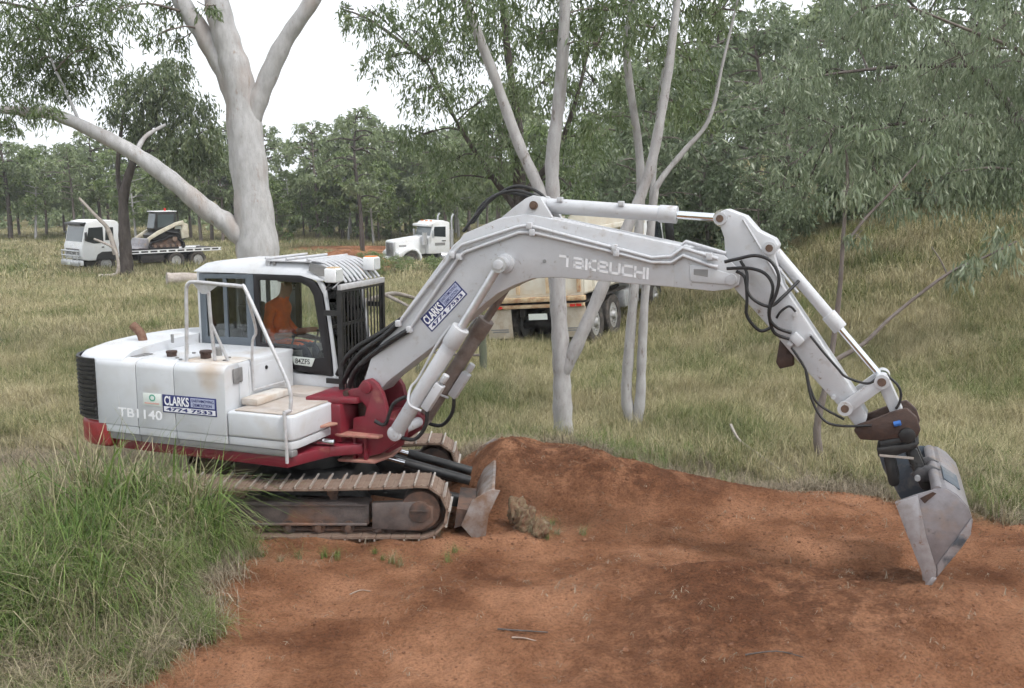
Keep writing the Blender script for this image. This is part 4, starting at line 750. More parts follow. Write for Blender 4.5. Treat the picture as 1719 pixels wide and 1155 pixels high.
# ---- batter bucket, skewed a little on its hitch
bprof = [(6.795, 1.16), (6.87, 1.17), (6.96, 1.12), (7.055, 1.02), (7.10, 0.90), (7.09, 0.78), (7.02, 0.64), (6.90, 0.45), (6.777, 0.235)]
BW = 0.70
def skew(mb): mb.v = [(v[0] - 0.03 * (v[1] + BW), v[1], v[2] + 0.02 * (v[1] + BW)) for v in mb.v]; return mb
shell = MB(); vs = []; fs = []
nb = len(bprof); C0 = Vector((6.72, 0.80))
inn = []
for p in bprof: dv = (C0 - Vector(p)).normalized(); inn.append((p[0] + dv.x * 0.022, p[1] + dv.y * 0.022))
poly = bprof + inn[::-1]
shell.prism(poly, -BW, BW)
bk = ex(skew(shell), 'bucket', 'steel', smooth=30)
sidep = [(6.459, 1.0)] + bprof
sidep = [(6.459, 1.0), (6.62, 1.085), (6.795, 1.16), (6.87, 1.165), (6.955, 1.115), (7.05, 1.018), (7.094, 0.90), (7.084, 0.782), (7.014, 0.643), (6.895, 0.453), (6.777, 0.24), (6.70, 0.43), (6.60, 0.66)]
for a, b in ((-BW - 0.018, -BW + 0.004), (BW - 0.004, BW + 0.018)):
    sq = sidep if a < 0 else [(6.33, 1.02), (6.50, 1.13), (6.72, 1.16)] + sidep[3:10] + [(6.777, 0.24), (6.66, 0.43), (6.52, 0.66), (6.38, 0.88)]
    ex(skew(MB().prism(sq, a, b)), 'bucket_side', 'steel' if a < 0 else 'bluegrey', bk, bevel=0.004)
for a, b in ((-BW - 0.034, -BW - 0.0185),):
    ex(skew(MB().prism([(6.455, 1.0), (6.64, 1.085), (6.665, 0.98), (6.73, 0.72), (6.835, 0.42), (6.83, 0.34), (6.775, 0.228), (6.70, 0.42), (6.60, 0.65)], a, b)), 'side_cutter', 'steelwear', bk, bevel=0.003)
    ex(skew(MB().prism([(7.085, 0.93), (7.09, 0.785), (7.018, 0.645), (6.90, 0.455), (6.845, 0.36), (6.838, 0.47)], a, b)), 'wear_plate', 'steelwear', bk, bevel=0.003)
ex(skew(MB().prism([(6.66, 1.06), (6.76, 1.13), (6.79, 1.12), (6.70, 1.02)], -BW - 0.030, -BW - 0.0185)), 'side_stiffener', 'rust', bk)
ex(skew(MB().prism([(6.777, 0.225), (6.84, 0.345), (6.80, 0.355), (6.735, 0.245)], -BW - 0.04, BW + 0.04)), 'cutting_edge', 'steelwear', bk, bevel=0.004)
ex(skew(MB().cyl((6.80, -BW, 1.13), (6.80, BW, 1.13), 0.05, 14)), 'torque_tube', 'steel', bk)
ex(skew(MB().prism([(6.86, 1.172), (7.0, 1.085), (7.005, 1.095), (6.865, 1.185)], -0.45, -0.02)), 'paint_patch', 'bluegrey', bk)
for y in (-0.15, 0.12): ex(skew(MB().prism([(6.60, 1.10), (6.66, 1.17), (6.76, 1.21), (6.86, 1.17), (6.82, 1.05), (6.66, 1.04)], y, y + 0.04)), 'bucket_ear', 'steeldark', bk, bevel=0.006)
for x in (6.66,): ex(skew(MB().cyl((x, -0.2, 1.08), (x, 0.2, 1.08), 0.026, 12)), 'bucket_pin', 'alloy', bk)
ex(skew(MB().prism([(6.80, 1.08), (7.02, 0.98), (7.03, 0.80), (6.86, 0.55), (6.80, 0.55), (6.92, 0.80)], -BW + 0.006, -BW + 0.012)), 'inner_plate', 'steeldark', bk)

# ================================================================== the operator
def person_mesh():
    me = bpy.data.meshes.new('person')
    V = [(-0.93, 0.60, 1.80), (-0.95, 0.60, 1.98), (-0.92, 0.60, 2.16), (-0.86, 0.60, 2.30), (-0.82, 0.60, 2.39), (-0.775, 0.60, 2.47), (-0.755, 0.60, 2.60),
         (-0.90, 0.46, 2.29), (-0.93, 0.40, 2.08), (-0.80, 0.36, 1.93), (-0.60, 0.32, 1.97), (-0.49, 0.30, 1.98),
         (-0.90, 0.74, 2.29), (-0.93, 0.80, 2.08), (-0.80, 0.84, 1.93), (-0.60, 0.86, 1.97), (-0.49, 0.86, 1.98),
         (-0.88, 0.51, 1.78), (-0.50, 0.49, 1.80), (-0.32, 0.49, 1.50), (-0.20, 0.49, 1.44),
         (-0.88, 0.69, 1.78), (-0.50, 0.71, 1.80), (-0.32, 0.71, 1.50), (-0.20, 0.71, 1.44)]
    E = [(0, 1), (1, 2), (2, 3), (3, 4), (4, 5), (5, 6), (3, 7), (7, 8), (8, 9), (9, 10), (10, 11), (3, 12), (12, 13), (13, 14), (14, 15), (15, 16), (0, 17), (17, 18), (18, 19), (19, 20), (0, 21), (21, 22), (22, 23), (23, 24)]
    rad = [(.15, .17), (.145, .165), (.14, .17), (.11, .15), (.058, .058), (.085, .075), (.085, .075)] + [(.085, .08), (.06, .06), (.05, .05), (.036, .036), (.035, .02)] * 2 + [(.10, .09), (.075, .075), (.055, .055), (.06, .04)] * 2
    me.from_pydata(V, E, []); o = bpy.data.objects.new('person', me); COL.objects.link(o)
    sk = o.modifiers.new('s', 'SKIN'); me.skin_vertices[0].data[0].use_root = True
    for q, r_ in zip(me.skin_vertices[0].data, rad): q.radius = r_
    ss = o.modifiers.new('d', 'SUBSURF'); ss.levels = 2; ss.render_levels = 2
    bpy.context.view_layer.update()
    m2 = bpy.data.meshes.new_from_object(o.evaluated_get(bpy.context.evaluated_depsgraph_get()))
    bpy.data.objects.remove(o); bpy.data.meshes.remove(me)
    m2.materials.clear()
    for q in ('orange', 'skin', 'navy'): m2.materials.append(M[q])
    for p in m2.polygons:
        c = p.center; p.use_smooth = True
        arm_low = (c.x > -0.78 and 1.86 < c.z < 2.12 and abs(c.y - 0.6) > 0.19)
        p.material_index = 1 if c.z > 2.40 or arm_low else 2 if c.z < 1.84 else 0
    return m2
pm = person_mesh(); per = bpy.data.objects.new('person', pm); COL.objects.link(per)
per.matrix_world = Matrix.Translation((-2.35, 11.7, 0)) @ Matrix.Rotation(TH, 4, 'Z') @ Matrix.Translation((0.06, 0, 0.02))
tag(per, 'operator in an orange shirt and dark cap seated in the excavator cab', 'person')
hm = MB(); vs = []; fs = []
for i in range(6):
    a = i / 5 * math.pi / 2; rr = math.cos(a)
    for k in range(14): b_ = 2 * math.pi * k / 14; vs.append((-0.755 + 0.125 * rr * math.cos(b_), 0.60 + 0.105 * rr * math.sin(b_), 2.60 + 0.115 * math.sin(a)))
fs = [(i * 14 + k, i * 14 + (k + 1) % 14, (i + 1) * 14 + (k + 1) % 14, (i + 1) * 14 + k) for i in range(5) for k in range(14)]
hm.add(vs, fs); hm.prism([(-0.70, 0.51), (-0.58, 0.53), (-0.53, 0.60), (-0.58, 0.67), (-0.70, 0.69)], 2.598, 2.61, axis='z')
hm.build('cap', 'hat', per)
fm = MB()
for k in (-1, 1): fm.cyl((-0.668, 0.60 + k * 0.032, 2.575), (-0.660, 0.60 + k * 0.032, 2.575), 0.012, 8)
fm.prism([(-0.665, 2.57), (-0.640, 2.535), (-0.668, 2.525)], 0.588, 0.612).box(-0.672, -0.661, 0.575, 0.625, 2.492, 2.500)
fm.build('face_features', 'hat', per)
for k in (-1, 1): MB().obox((-0.765, 0.60 + k * 0.082, 2.555), (0.05, 0.02, 0.065), Matrix.Identity(3)).build('ear', 'skin', per, bevel=0.008)
# ================================================================== parked vehicles (x forward, y left, z up)
M['darkglass'] = surf('reflective_truck_glass', (0.075, 0.095, 0.10), None, rough=0.06, spec=0.9)
M['window'] = surf('dark_cab_window', (0.022, 0.028, 0.032), None, rough=0.08, spec=0.7)
def wheel(parent, x, y, z, r, w, out=1):
    """tyre with tread edge, and a dished rim facing outwards (out = +1 left, -1 right)"""
    t = MB(); pr = [(r * 0.60, -w * .42), (r * 0.80, -w * .5), (r * 0.95, -w * .47), (r, -w * .36), (r, w * .36), (r * 0.95, w * .47), (r * 0.80, w * .5), (r * 0.60, w * .42)]
    n = 28; k = len(pr); vs = [(x + q[0] * math.cos(2 * math.pi * i / n), y + q[1], z + q[0] * math.sin(2 * math.pi * i / n)) for i in range(n) for q in pr]
    fs = [(i * k + j, i * k + (j + 1) % k, ((i + 1) % n) * k + (j + 1) % k, ((i + 1) % n) * k + j) for i in range(n) for j in range(k)]
    wh = t.add(vs, fs).build('wheel', 'tyre', parent, smooth=40)
    yo = y + out * w * 0.28
    rm = MB().cyl((x, y - w * 0.35, z), (x, y + w * 0.35, z), r * 0.605, 24).tube([(x, yo, z), (x, yo + out * 0.10, z)], [r * 0.24, r * 0.17], 14)
    for i in range(8): a = i * math.pi / 4; rm.cyl((x + r * .36 * math.cos(a), yo, z + r * .36 * math.sin(a)), (x + r * .36 * math.cos(a), yo + out * 0.05, z + r * .36 * math.sin(a)), r * 0.045, 6)
    rm.build('rim', 'rim', wh, smooth=40)
    return wh
# ---- white flatbed truck
FT = empty('flatbed_truck', (-22.1, 54.0, H(-22.1, 54.0) + 0.02), R(-135), 'white cab-over flatbed truck parked in the long grass behind the dark-trunked tree', 'truck')
def ft(mb, n, m, p=None, **k): return mb.build(n, m, p or FT, **k)
cabp = [(-0.75, 0.72), (0.95, 0.72), (1.24, 0.80), (1.26, 1.45), (1.16, 1.72), (0.98, 2.52), (0.85, 2.72), (0.4, 2.80), (-0.55, 2.78), (-0.75, 2.68)]
c = ft(MB().prism(cabp, -1.15, 1.15), 'cab', 'truckw', bevel=0.05)
ft(MB().prism([(1.178, 1.70), (1.012, 2.45), (0.995, 2.45), (1.16, 1.70)], -1.02, 1.02), 'windscreen', 'darkglass', c)
for y in (1.151, -1.163):
    ft(MB().prism([(0.98, 1.72), (0.84, 2.42), (0.10, 2.45), (0.10, 1.62), (0.6, 1.60)], y, y + 0.012), 'side_window', 'window', c)
    ft(MB().prism([(0.0, 1.75), (-0.05, 2.42), (-0.45, 2.42), (-0.45, 1.75)], y, y + 0.012), 'quarter_window', 'window', c)
    ft(MB().box(0.08, 0.20, y, y + 0.03, 1.38, 1.43), 'door_handle', 'black', c)
    ft(MB().box(-0.62, 0.62, y - 0.002, y + 0.016, 0.73, 1.0) if False else MB().prism([(-0.66, 0.73), (-0.55, 1.02), (-0.3, 1.16), (0.2, 1.16), (0.45, 1.02), (0.56, 0.73)], y, y + 0.012), 'wheel_arch', 'black', c)
ft(MB().box(1.262, 1.28, -0.85, 0.85, 1.02, 1.34), 'grille', 'alloy', c)
for k in range(4): ft(MB().box(1.281, 1.29, -0.83, 0.83, 1.05 + k * 0.075, 1.08 + k * 0.075), 'grille_slat', 'chassis', c)
for y in (-0.88, 0.88):
    ft(MB().box(1.262, 1.30, y - 0.2, y + 0.2, 0.86, 1.0), 'headlight', 'lamp', c, bevel=0.02)
    ft(MB().box(1.0, 1.08, y * 1.42 - 0.1, y * 1.42 + 0.1, 1.75, 2.2), 'mirror', 'black', c, bevel=0.03)
    ft(MB().tube([(1.04, y * 1.30, 2.15), (0.98, y * 1.42, 2.2)], 0.02, 6), 'mirror_arm', 'black', c)
ft(MB().prism([(0.98, 2.50), (1.20, 2.54), (1.18, 2.66), (0.90, 2.70)], -1.05, 1.05), 'sun_visor', 'black', c, bevel=0.01)
ft(MB().box(1.18, 1.36, -1.16, 1.16, 0.48, 0.74), 'bumper', 'truckw', bevel=0.04)
bb = ft(MB().box(1.40, 1.48, -1.1, 1.1, 0.46, 0.72), 'bull_bar', 'alloy', bevel=0.02)
for y in (-0.95, -0.4, 0.4, 0.95): ft(MB().tube([(1.44, y, 0.7), (1.46, y, 1.22)], 0.035, 8), 'bar_upright', 'alloy', bb)
for z in (0.98, 1.22): ft(MB().tube([(1.40, -1.08, z), (1.47, -0.95, z), (1.47, 0.95, z), (1.40, 1.08, z)], 0.035, 8), 'bar_rail', 'alloy', bb)
ft(MB().box(1.482, 1.50, -0.16, 0.16, 0.5, 0.62), 'number_plate', 'decalcream', bb)
ft(MB().box(-5.9, 1.1, -0.42, -0.28, 0.62, 0.86).box(-5.9, 1.1, 0.28, 0.42, 0.62, 0.86), 'chassis_rail', 'chassis')
td = ft(MB().box(-6.6, -1.25, -1.22, 1.22, 1.0, 1.10), 'tray_deck', 'chassis')
for y in (1.22, -1.25): ft(MB().box(-6.6, -1.25, y, y + 0.03, 1.09, 1.135).box(-6.6, -1.25, y, y + 0.03, 0.955, 1.0), 'coaming_rail', 'truckw', td)
for k in range(11):
    for y in (1.222, -1.252): ft(MB().box(-6.55 + k * 0.52, -6.43 + k * 0.52, y, y + 0.03, 1.001, 1.089), 'rail_stake', 'truckw', td)
hbm = MB().box(-1.25, -1.17, -1.2, 1.2, 1.136, 1.30).box(-1.25, -1.17, -1.2, 1.2, 2.45, 2.56)
for y in (-1.2, -0.6, 0.0, 0.6, 1.12): hbm.box(-1.24, -1.18, y, y + 0.08, 1.30, 2.45)
ft(hbm, 'headboard', 'truckw', td, bevel=0.01)
for s in (1, -1): wheel(FT, 0.0, s * 1.0, 0.50, 0.50, 0.28, s)
for x in (-3.9, -5.2):
    for s in (1, -1): wheel(FT, x, s * 0.98, 0.48, 0.48, 0.5, s)
ft(MB().box(-3.2, -1.9, 0.75, 1.15, 0.45, 0.9), 'tool_box', 'chassis', bevel=0.02)
ft(MB().box(-3.1, -1.9, -1.15, -0.7, 0.45, 0.92), 'fuel_tank', 'alloy', bevel=0.08)
for y in (-0.9, 0.7): ft(MB().tube([(-5.3, y, 1.16), (-4.2, y + 0.2, 1.17)], 0.06, 6), 'ramp_bar', 'truckw', td)
# ---- track loader on the tray
d0 = Vector((math.cos(R(-135)), math.sin(R(-135)), 0))
lp = Vector(FT.location) + d0 * (-3.55) + Vector((0, 0, 1.14))
LD = empty('track_loader', lp, R(-135), 'cream and black compact track loader chained on the flatbed tray', 'loader')
def ld(mb, n, m, p=None, **k): return mb.build(n, m, p or LD, **k)
for s in (1, -1):
    yy = s * 0.72; tri = [(-1.05, 0.10), (-0.95, 0.0), (0.95, 0.0), (1.10, 0.12), (1.0, 0.32), (0.1, 0.55), (-0.35, 0.72), (-0.62, 0.70), (-1.02, 0.32)]
    tk = ld(MB().ring(tri, [(p[0] * 0.88, 0.07 + (p[1] - 0.0) * 0.82) for p in tri], yy - 0.2, yy + 0.2), 'rubber_track', 'rubber')
    ld(MB().prism([(p[0] * 0.80, 0.09 + p[1] * 0.72) for p in tri], yy - 0.12, yy + 0.12), 'track_frame', 'mudsteel', tk)
    for x in (-0.7, -0.35, 0.0, 0.35, 0.7): ld(MB().cyl((x, yy - 0.17, 0.16), (x, yy + 0.17, 0.16), 0.09, 12), 'roller', 'shoe', tk)
    ld(MB().cyl((-0.45, yy - 0.19, 0.53), (-0.45, yy + 0.19, 0.53), 0.15, 16), 'drive_sprocket', 'shoe', tk)
    ar = MB().prism([(-1.12, 1.30), (-1.05, 1.52), (-0.6, 1.42), (0.45, 0.98), (1.05, 0.62), (1.15, 0.30), (1.02, 0.28), (0.9, 0.52), (0.35, 0.80), (-0.6, 1.22)], s * 0.74 - 0.07, s * 0.74 + 0.07)
    ld(ar, 'lift_arm', 'loader', bevel=0.015)
    ld(MB().cyl((-0.9, s * 0.60, 0.80), (0.1, s * 0.60, 0.95), 0.05, 10), 'lift_cylinder', 'black')
ld(MB().prism([(-1.3, 0.45), (0.6, 0.40), (0.75, 0.75), (0.3, 0.95), (-1.0, 1.05), (-1.35, 0.95)], -0.5, 0.5), 'body', 'black', bevel=0.03)
ld(MB().prism([(-1.45, 0.55), (-1.0, 0.50), (-0.95, 1.25), (-1.1, 1.38), (-1.42, 1.32)], -0.62, 0.62), 'engine_cover', 'loader', bevel=0.04)
cbl = ld(MB().prism([(-0.75, 0.9), (0.42, 0.85), (0.50, 1.1), (0.34, 1.95), (0.25, 2.0), (-0.7, 2.0), (-0.82, 1.9)], -0.47, 0.47), 'cab', 'black', bevel=0.03)
for y in (0.471, -0.481): ld(MB().prism([(-0.62, 1.25), (0.32, 1.15), (0.26, 1.84), (-0.66, 1.84)], y, y + 0.01), 'side_window', 'darkglass', cbl)
ld(MB().prism([(0.505, 1.12), (0.36, 1.88), (0.35, 1.88), (0.495, 1.12)], -0.4, 0.4), 'windscreen', 'darkglass', cbl)
ld(MB().box(-0.85, 0.42, -0.50, 0.50, 2.0, 2.05), 'cab_roof', 'truckw', cbl, bevel=0.015)
ld(MB().cyl((-0.35, 0.1, 2.05), (-0.35, 0.1, 2.20), 0.06, 12), 'beacon', 'redlens', cbl)
ld(MB().box(-0.98, -0.6, 0.62, 0.64, 1.05, 1.22), 'pale_decal', 'decalcream')
ld(MB().prism([(1.0, 0.05), (1.25, 0.02), (1.75, 0.05), (1.35, 0.15), (1.2, 0.55), (1.05, 0.6)], -0.85, 0.85), 'loader_bucket', 'steel', bevel=0.01)
# ---- bonneted prime mover
PX, PY = -5.55, 63.2
PMV = empty('prime_mover', (PX, PY, H(PX, PY) + 0.02), R(-148), 'white bonneted prime mover with tall exhaust standing behind the grassy rise', 'truck')
def pv(mb, n, m, p=None, **k): return mb.build(n, m, p or PMV, **k)
hd = pv(MB().prism([(0.15, 0.95), (0.15, 2.02), (0.6, 1.98), (2.15, 1.78), (2.22, 1.70), (2.22, 0.85), (1.6, 0.85)], -0.72, 0.72), 'bonnet', 'truckw', bevel=0.05)
pv(MB().box(2.22, 2.27, -0.52, 0.52, 0.80, 1.70), 'grille', 'alloy', hd, bevel=0.02)
for k in range(9): pv(MB().box(2.271, 2.28, -0.47 + k * 0.11, -0.43 + k * 0.11, 0.84, 1.64), 'grille_bar', 'chassis', hd)
for s in (1, -1):
    gx = [(0.75, 0.55), (0.85, 0.95), (1.05, 1.17), (1.35, 1.22), (1.70, 1.12), (1.95, 0.85), (2.15, 0.80), (2.22, 1.02), (2.0, 1.20), (1.6, 1.36), (1.2, 1.38), (0.9, 1.25), (0.70, 0.98), (0.62, 0.55)]
    pv(MB().prism(gx, s * 0.95 - 0.25, s * 0.95 + 0.25), 'front_guard', 'truckw', hd, bevel=0.03)
    pv(MB().box(2.10, 2.24, s * 0.88 - 0.2, s * 0.88 + 0.2, 0.90, 1.12), 'headlight', 'lamp', hd, bevel=0.03)
    pv(MB().box(1.5, 1.98, s * 0.721 if s > 0 else -0.733, s * 0.733 if s > 0 else -0.721, 1.42, 1.52), 'bonnet_vent', 'grey', hd)
    wheel(PMV, 1.38, s * 0.98, 0.52, 0.52, 0.3, s)
    for x in (-2.9, -4.2): wheel(PMV, x, s * 0.95, 0.52, 0.52, 0.55, s)
pv(MB().box(2.25, 2.42, -1.15, 1.15, 0.50, 0.80), 'bumper', 'truckw', bevel=0.05)
cc = pv(MB().prism([(-1.35, 0.95), (0.15, 0.95), (0.15, 1.92), (0.0, 2.02), (-0.16, 2.66), (-0.10, 2.78), (-0.3, 2.92), (-0.9, 2.98), (-1.35, 2.85)], -1.05, 1.05), 'cab', 'truckw', bevel=0.05)
pv(MB().prism([(0.012, 2.06), (-0.125, 2.58), (-0.14, 2.58), (-0.01, 2.06)], -0.95, 0.95), 'windscreen', 'darkglass', cc)
pv(MB().prism([(-0.10, 2.60), (0.18, 2.62), (0.16, 2.76), (-0.10, 2.78)], -1.04, 1.04), 'sun_visor', 'truckw', cc, bevel=0.02)
for y in (1.051, -1.063):
    pv(MB().prism([(-0.12, 2.02), (-0.28, 2.60), (-1.05, 2.60), (-1.05, 1.96)], y, y + 0.012), 'side_window', 'window', cc)
    pv(MB().box(-1.05, -0.78, y, y + 0.03, 1.70, 1.76), 'door_handle', 'black', cc)
    pv(MB().box(-1.0, -0.3, y, y + 0.012, 1.45, 1.62), 'door_sign', 'grey', cc)
    pv(MB().box(-0.1, 0.0, y * 1.22 - 0.08, y * 1.22 + 0.08, 1.95, 2.4), 'mirror', 'alloy', cc, bevel=0.02)
for y in (-0.6, 0.0, 0.6): pv(MB().box(-0.35, -0.2, y - 0.05, y + 0.05, 2.93, 2.98), 'roof_lamp', 'amber', cc)
for s in (1, -1): pv(MB().tube([(-1.55, s * 0.92, 1.0), (-1.55, s * 0.92, 2.95), (-1.58, s * 0.92, 3.2), (-1.70, s * 0.92, 3.36)], 0.06, 12).cyl((-1.55, s * 0.92, 1.3), (-1.55, s * 0.92, 2.4), 0.11, 14), 'exhaust_stack', 'alloy')
pv(MB().cyl((0.35, 0.95, 1.5), (0.35, 0.95, 2.25), 0.16, 14), 'air_cleaner', 'alloy')
pv(MB().box(-5.0, 0.3, -0.42, -0.28, 0.68, 0.92).box(-5.0, 0.3, 0.28, 0.42, 0.68, 0.92), 'chassis_rail', 'chassis')
for y in (-0.75, 0.75): pv(MB().cyl((-2.1, y * 1.2, 0.75), (-0.7, y * 1.2, 0.75), 0.3, 18), 'fuel_tank', 'alloy', bevel=0.02)
pv(MB().cyl((-3.5, 0, 0.95), (-3.5, 0, 1.12), 0.48, 20), 'turntable', 'chassis')
# ---- cream tipper seen from behind
TX, TY = 0.62, 23.0
TP = empty('tipper_truck', (TX, TY, H(TX + 0.6, TY + 1.5) + 0.02), 0, 'cream tipper truck seen from behind through the trees, rusty tail bar and pale mudflaps', 'truck', rot=(R(-5.0), R(-1.0), R(66)))
def tp(mb, n, m, p=None, **k): return mb.build(n, m, p or TP, **k)
bx_ = tp(MB().prism([(0.0, 1.28), (4.7, 1.28), (4.7, 2.75), (0.12, 2.60)], -1.24, -1.19).prism([(0.0, 1.28), (4.7, 1.28), (4.7, 2.75), (0.12, 2.60)], 1.19, 1.24).box(0.0, 4.7, -1.19, 1.19, 1.24, 1.30).box(4.65, 4.7, -1.19, 1.19, 1.3, 2.95), 'tipper_body', 'cream', bevel=0.01)
for x in (0.5, 1.3, 2.1, 2.9, 3.7, 4.5):
    for y in (-1.30, 1.241): tp(MB().box(x, x + 0.1, y, y + 0.058, 1.3, 2.6), 'body_rib', 'cream', bx_)
for y in (-1.32, 1.24): tp(MB().box(0.1, 4.7, y, y + 0.08, 2.60, 2.72), 'top_rail', 'cream', bx_, bevel=0.01)
tg = tp(MB().prism([(-0.02, 1.30), (0.0, 1.30), (0.10, 2.60), (0.08, 2.60)], -1.19, 1.19), 'tailgate', 'cream', bevel=0.006)
for y in (-1.15, -0.4, 0.34, 1.08): tp(MB().prism([(-0.07, 1.32), (-0.02, 1.32), (0.075, 2.55), (0.03, 2.55)], y, y + 0.08), 'tailgate_rib', 'creamrust', tg)
tp(MB().box(-0.12, 0.02, -1.25, 1.25, 1.13, 1.24), 'tail_beam', 'creamrust', bevel=0.015)
tp(MB().box(-0.09, 0.0, -1.22, 1.22, 0.99, 1.075), 'tail_bar', 'creamrust', bevel=0.01)
for y in (-1.1, -0.95, 0.85, 1.0): tp(MB().box(-0.135, -0.121, y - 0.06, y + 0.06, 1.005, 1.075) if False else MB().box(-0.105, -0.091, y - 0.06, y + 0.06, 1.0, 1.06), 'tail_lamp', 'redlens')
tp(MB().box(-0.06, -0.05, -0.3, 0.16, 0.72, 0.86), 'number_plate', 'decalcream')
for y in (-0.92, 0.92):
    fl = tp(MB().box(-0.02, 0.005, y - 0.31, y + 0.31, 0.30, 0.985), 'mudflap', 'flap', bevel=0.004)
    tp(MB().box(-0.027, -0.021, y - 0.22, y + 0.20, 0.44, 0.47).box(-0.027, -0.021, y - 0.22, y + 0.24, 0.49, 0.52), 'flap_print', 'grey', fl)
    tp(MB().box(0.0, 2.9, y - 0.32, y + 0.32, 1.07, 1.10), 'wheel_guard', 'chassis')
for s in (1, -1):
    for x in (0.75, 2.05):
        wheel(TP, x, s * 1.06, 0.52, 0.52, 0.27, s); wheel(TP, x, s * 0.72, 0.52, 0.52, 0.27, s)
    wheel(TP, 5.75, s * 1.04, 0.52, 0.52, 0.29, s)
tp(MB().box(0.05, 6.6, -0.42, -0.30, 0.78, 1.02).box(0.05, 6.6, 0.30, 0.42, 0.78, 1.02), 'chassis_rail', 'chassis')
for x in (0.75, 2.05, 5.75): tp(MB().cyl((x, -0.9, 0.52), (x, 0.9, 0.52), 0.11, 12).cyl((x, -0.25, 0.52), (x, 0.25, 0.52), 0.24, 16), 'axle', 'chassis')
tp(MB().box(3.2, 4.4, -1.12, -0.55, 0.55, 1.0), 'fuel_tank', 'alloy', bevel=0.06)
tp(MB().box(3.0, 4.6, 0.6, 1.12, 0.6, 1.0), 'tool_box', 'chassis', bevel=0.02)
tc_ = tp(MB().prism([(4.85, 0.85), (6.95, 0.80), (7.0, 1.6), (6.75, 2.72), (6.5, 2.92), (4.95, 2.92), (4.85, 2.8)], -1.18, 1.18), 'cab', 'truckw', bevel=0.06)
for y in (-1.193, 1.181): tp(MB().prism([(5.3, 1.75), (6.75, 1.70), (6.55, 2.6), (5.3, 2.62)], y, y + 0.012), 'side_window', 'window', tc_)
for y in (-1.193, 1.181): tp(MB().prism([(5.1, 0.86), (5.2, 1.1), (5.5, 1.26), (6.0, 1.26), (6.3, 1.1), (6.4, 0.86)], y, y + 0.012), 'wheel_arch', 'black', tc_)
tp(MB().box(4.835, 4.85, -0.9, 0.9, 1.9, 2.6), 'rear_window', 'window', tc_)
for y in (-1.42, 1.42): tp(MB().box(6.6, 6.72, y - 0.12, y + 0.12, 1.9, 2.5), 'mirror', 'black', tc_, bevel=0.03)
tp(MB().box(5.3, 6.1, 0.1, 0.8, 2.93, 3.12), 'air_conditioner', 'chassis', tc_, bevel=0.05)
tp(MB().cyl((5.0, 0.85, 2.95), (5.0, 0.85, 3.12), 0.07, 14), 'beacon', 'amber', tc_)
# ================================================================== trees
rng = np.random.default_rng(11); random.seed(11)
class Leaves:
    def __init__(s): s.P = []; s.D = []; s.L = []; s.W = []; s.T = []
    def add(s, P, D, L, W, T): s.P.append(P); s.D.append(D); s.L.append(L); s.W.append(W); s.T.append(T)
    def mesh(s, name, mat):
        P = np.concatenate(s.P); D = np.concatenate(s.D); L = np.concatenate(s.L)[:, None]; W = np.concatenate(s.W)[:, None]; T = np.concatenate(s.T); n = len(P)
        D = D / np.linalg.norm(D, axis=1, keepdims=True)
        q = rng.normal(size=(n, 3)); s_ = np.cross(D, q); s_ /= np.linalg.norm(s_, axis=1, keepdims=True) + 1e-9; nn = np.cross(D, s_)
        mid = P + D * L * 0.42 + nn * L * rng.uniform(-0.10, 0.10, (n, 1))
        V = np.stack([P, mid + s_ * W * 0.5, P + D * L, mid - s_ * W * 0.5], 1).reshape(-1, 3)
        F = np.arange(n * 4).reshape(n, 4)
        me = np_mesh(name, V, F, {'tint': np.repeat(np.clip(T, 0, 1), 4)}); me.materials.append(M[mat]); return me
    def sprays(s, c, r, n, k, ll, lw, sag=0.5, base=0.5, flat=(1, 1, 0.85), shell=0.55):
        """hanging sprays: n twigs in an ellipsoid, each with k drooping leaves"""
        u = rng.normal(size=(n, 3)); u /= np.linalg.norm(u, axis=1, keepdims=True)
        S0 = np.array(c) + u * (shell + (1 - shell) * rng.random((n, 1))) ** 0.8 * r * rng.uniform(0.45, 1.0, (n, 1)) * np.array(flat)
        h = rng.normal(size=(n, 3)) * 0.6 + u; h[:, 2] *= 0.2
        h /= np.linalg.norm(h, axis=1, keepdims=True) + 1e-9
        ln = rng.uniform(0.6, 1.3, (n, 1)) * min(0.75 * r, 0.55 if ll < 0.22 else 0.8)
        tw = np.clip(base + rng.normal(0, 0.15, n), 0, 1)
        t = (np.arange(k) + rng.random((n, k))) / k
        P = S0[:, None, :] + h[:, None, :] * (ln[:, None] * t[:, :, None] * 0.7); P[:, :, 2] -= ln * t ** 2 * sag * 1.2
        P += rng.normal(0, 0.03 + 0.03 * r, P.shape)
        D = rng.normal(0, 0.42, P.shape) + h[:, None, :] * 0.25; D[:, :, 2] -= 0.95 * sag * 1.6
        m = n * k
        s.add(P.reshape(-1, 3), D.reshape(-1, 3), rng.uniform(0.65, 1.25, m) * ll, rng.uniform(0.7, 1.3, m) * lw, np.clip(np.repeat(tw, k) + rng.normal(0, 0.17, m), 0, 1))
def branch(mb, pts, r0, r1, n=8, sub=5, jit=0.0):
    P = smooth_path(pts, sub); k = len(P)
    if jit: P = [p + Vector((random.uniform(-jit, jit), random.uniform(-jit, jit), 0)) if 0 < i < k - 1 else p for i, p in enumerate(P)]
    wv = [1 + (0.05 * math.sin(i * 1.9 + k) + 0.035 * math.sin(i * 0.83 + 2 * k)) * (1 if r0 > 0.05 else 0) for i in range(k)]
    mb.tube(P, [(r0 + (r1 - r0) * i / (k - 1)) * wv[i] for i in range(k)], n); return P
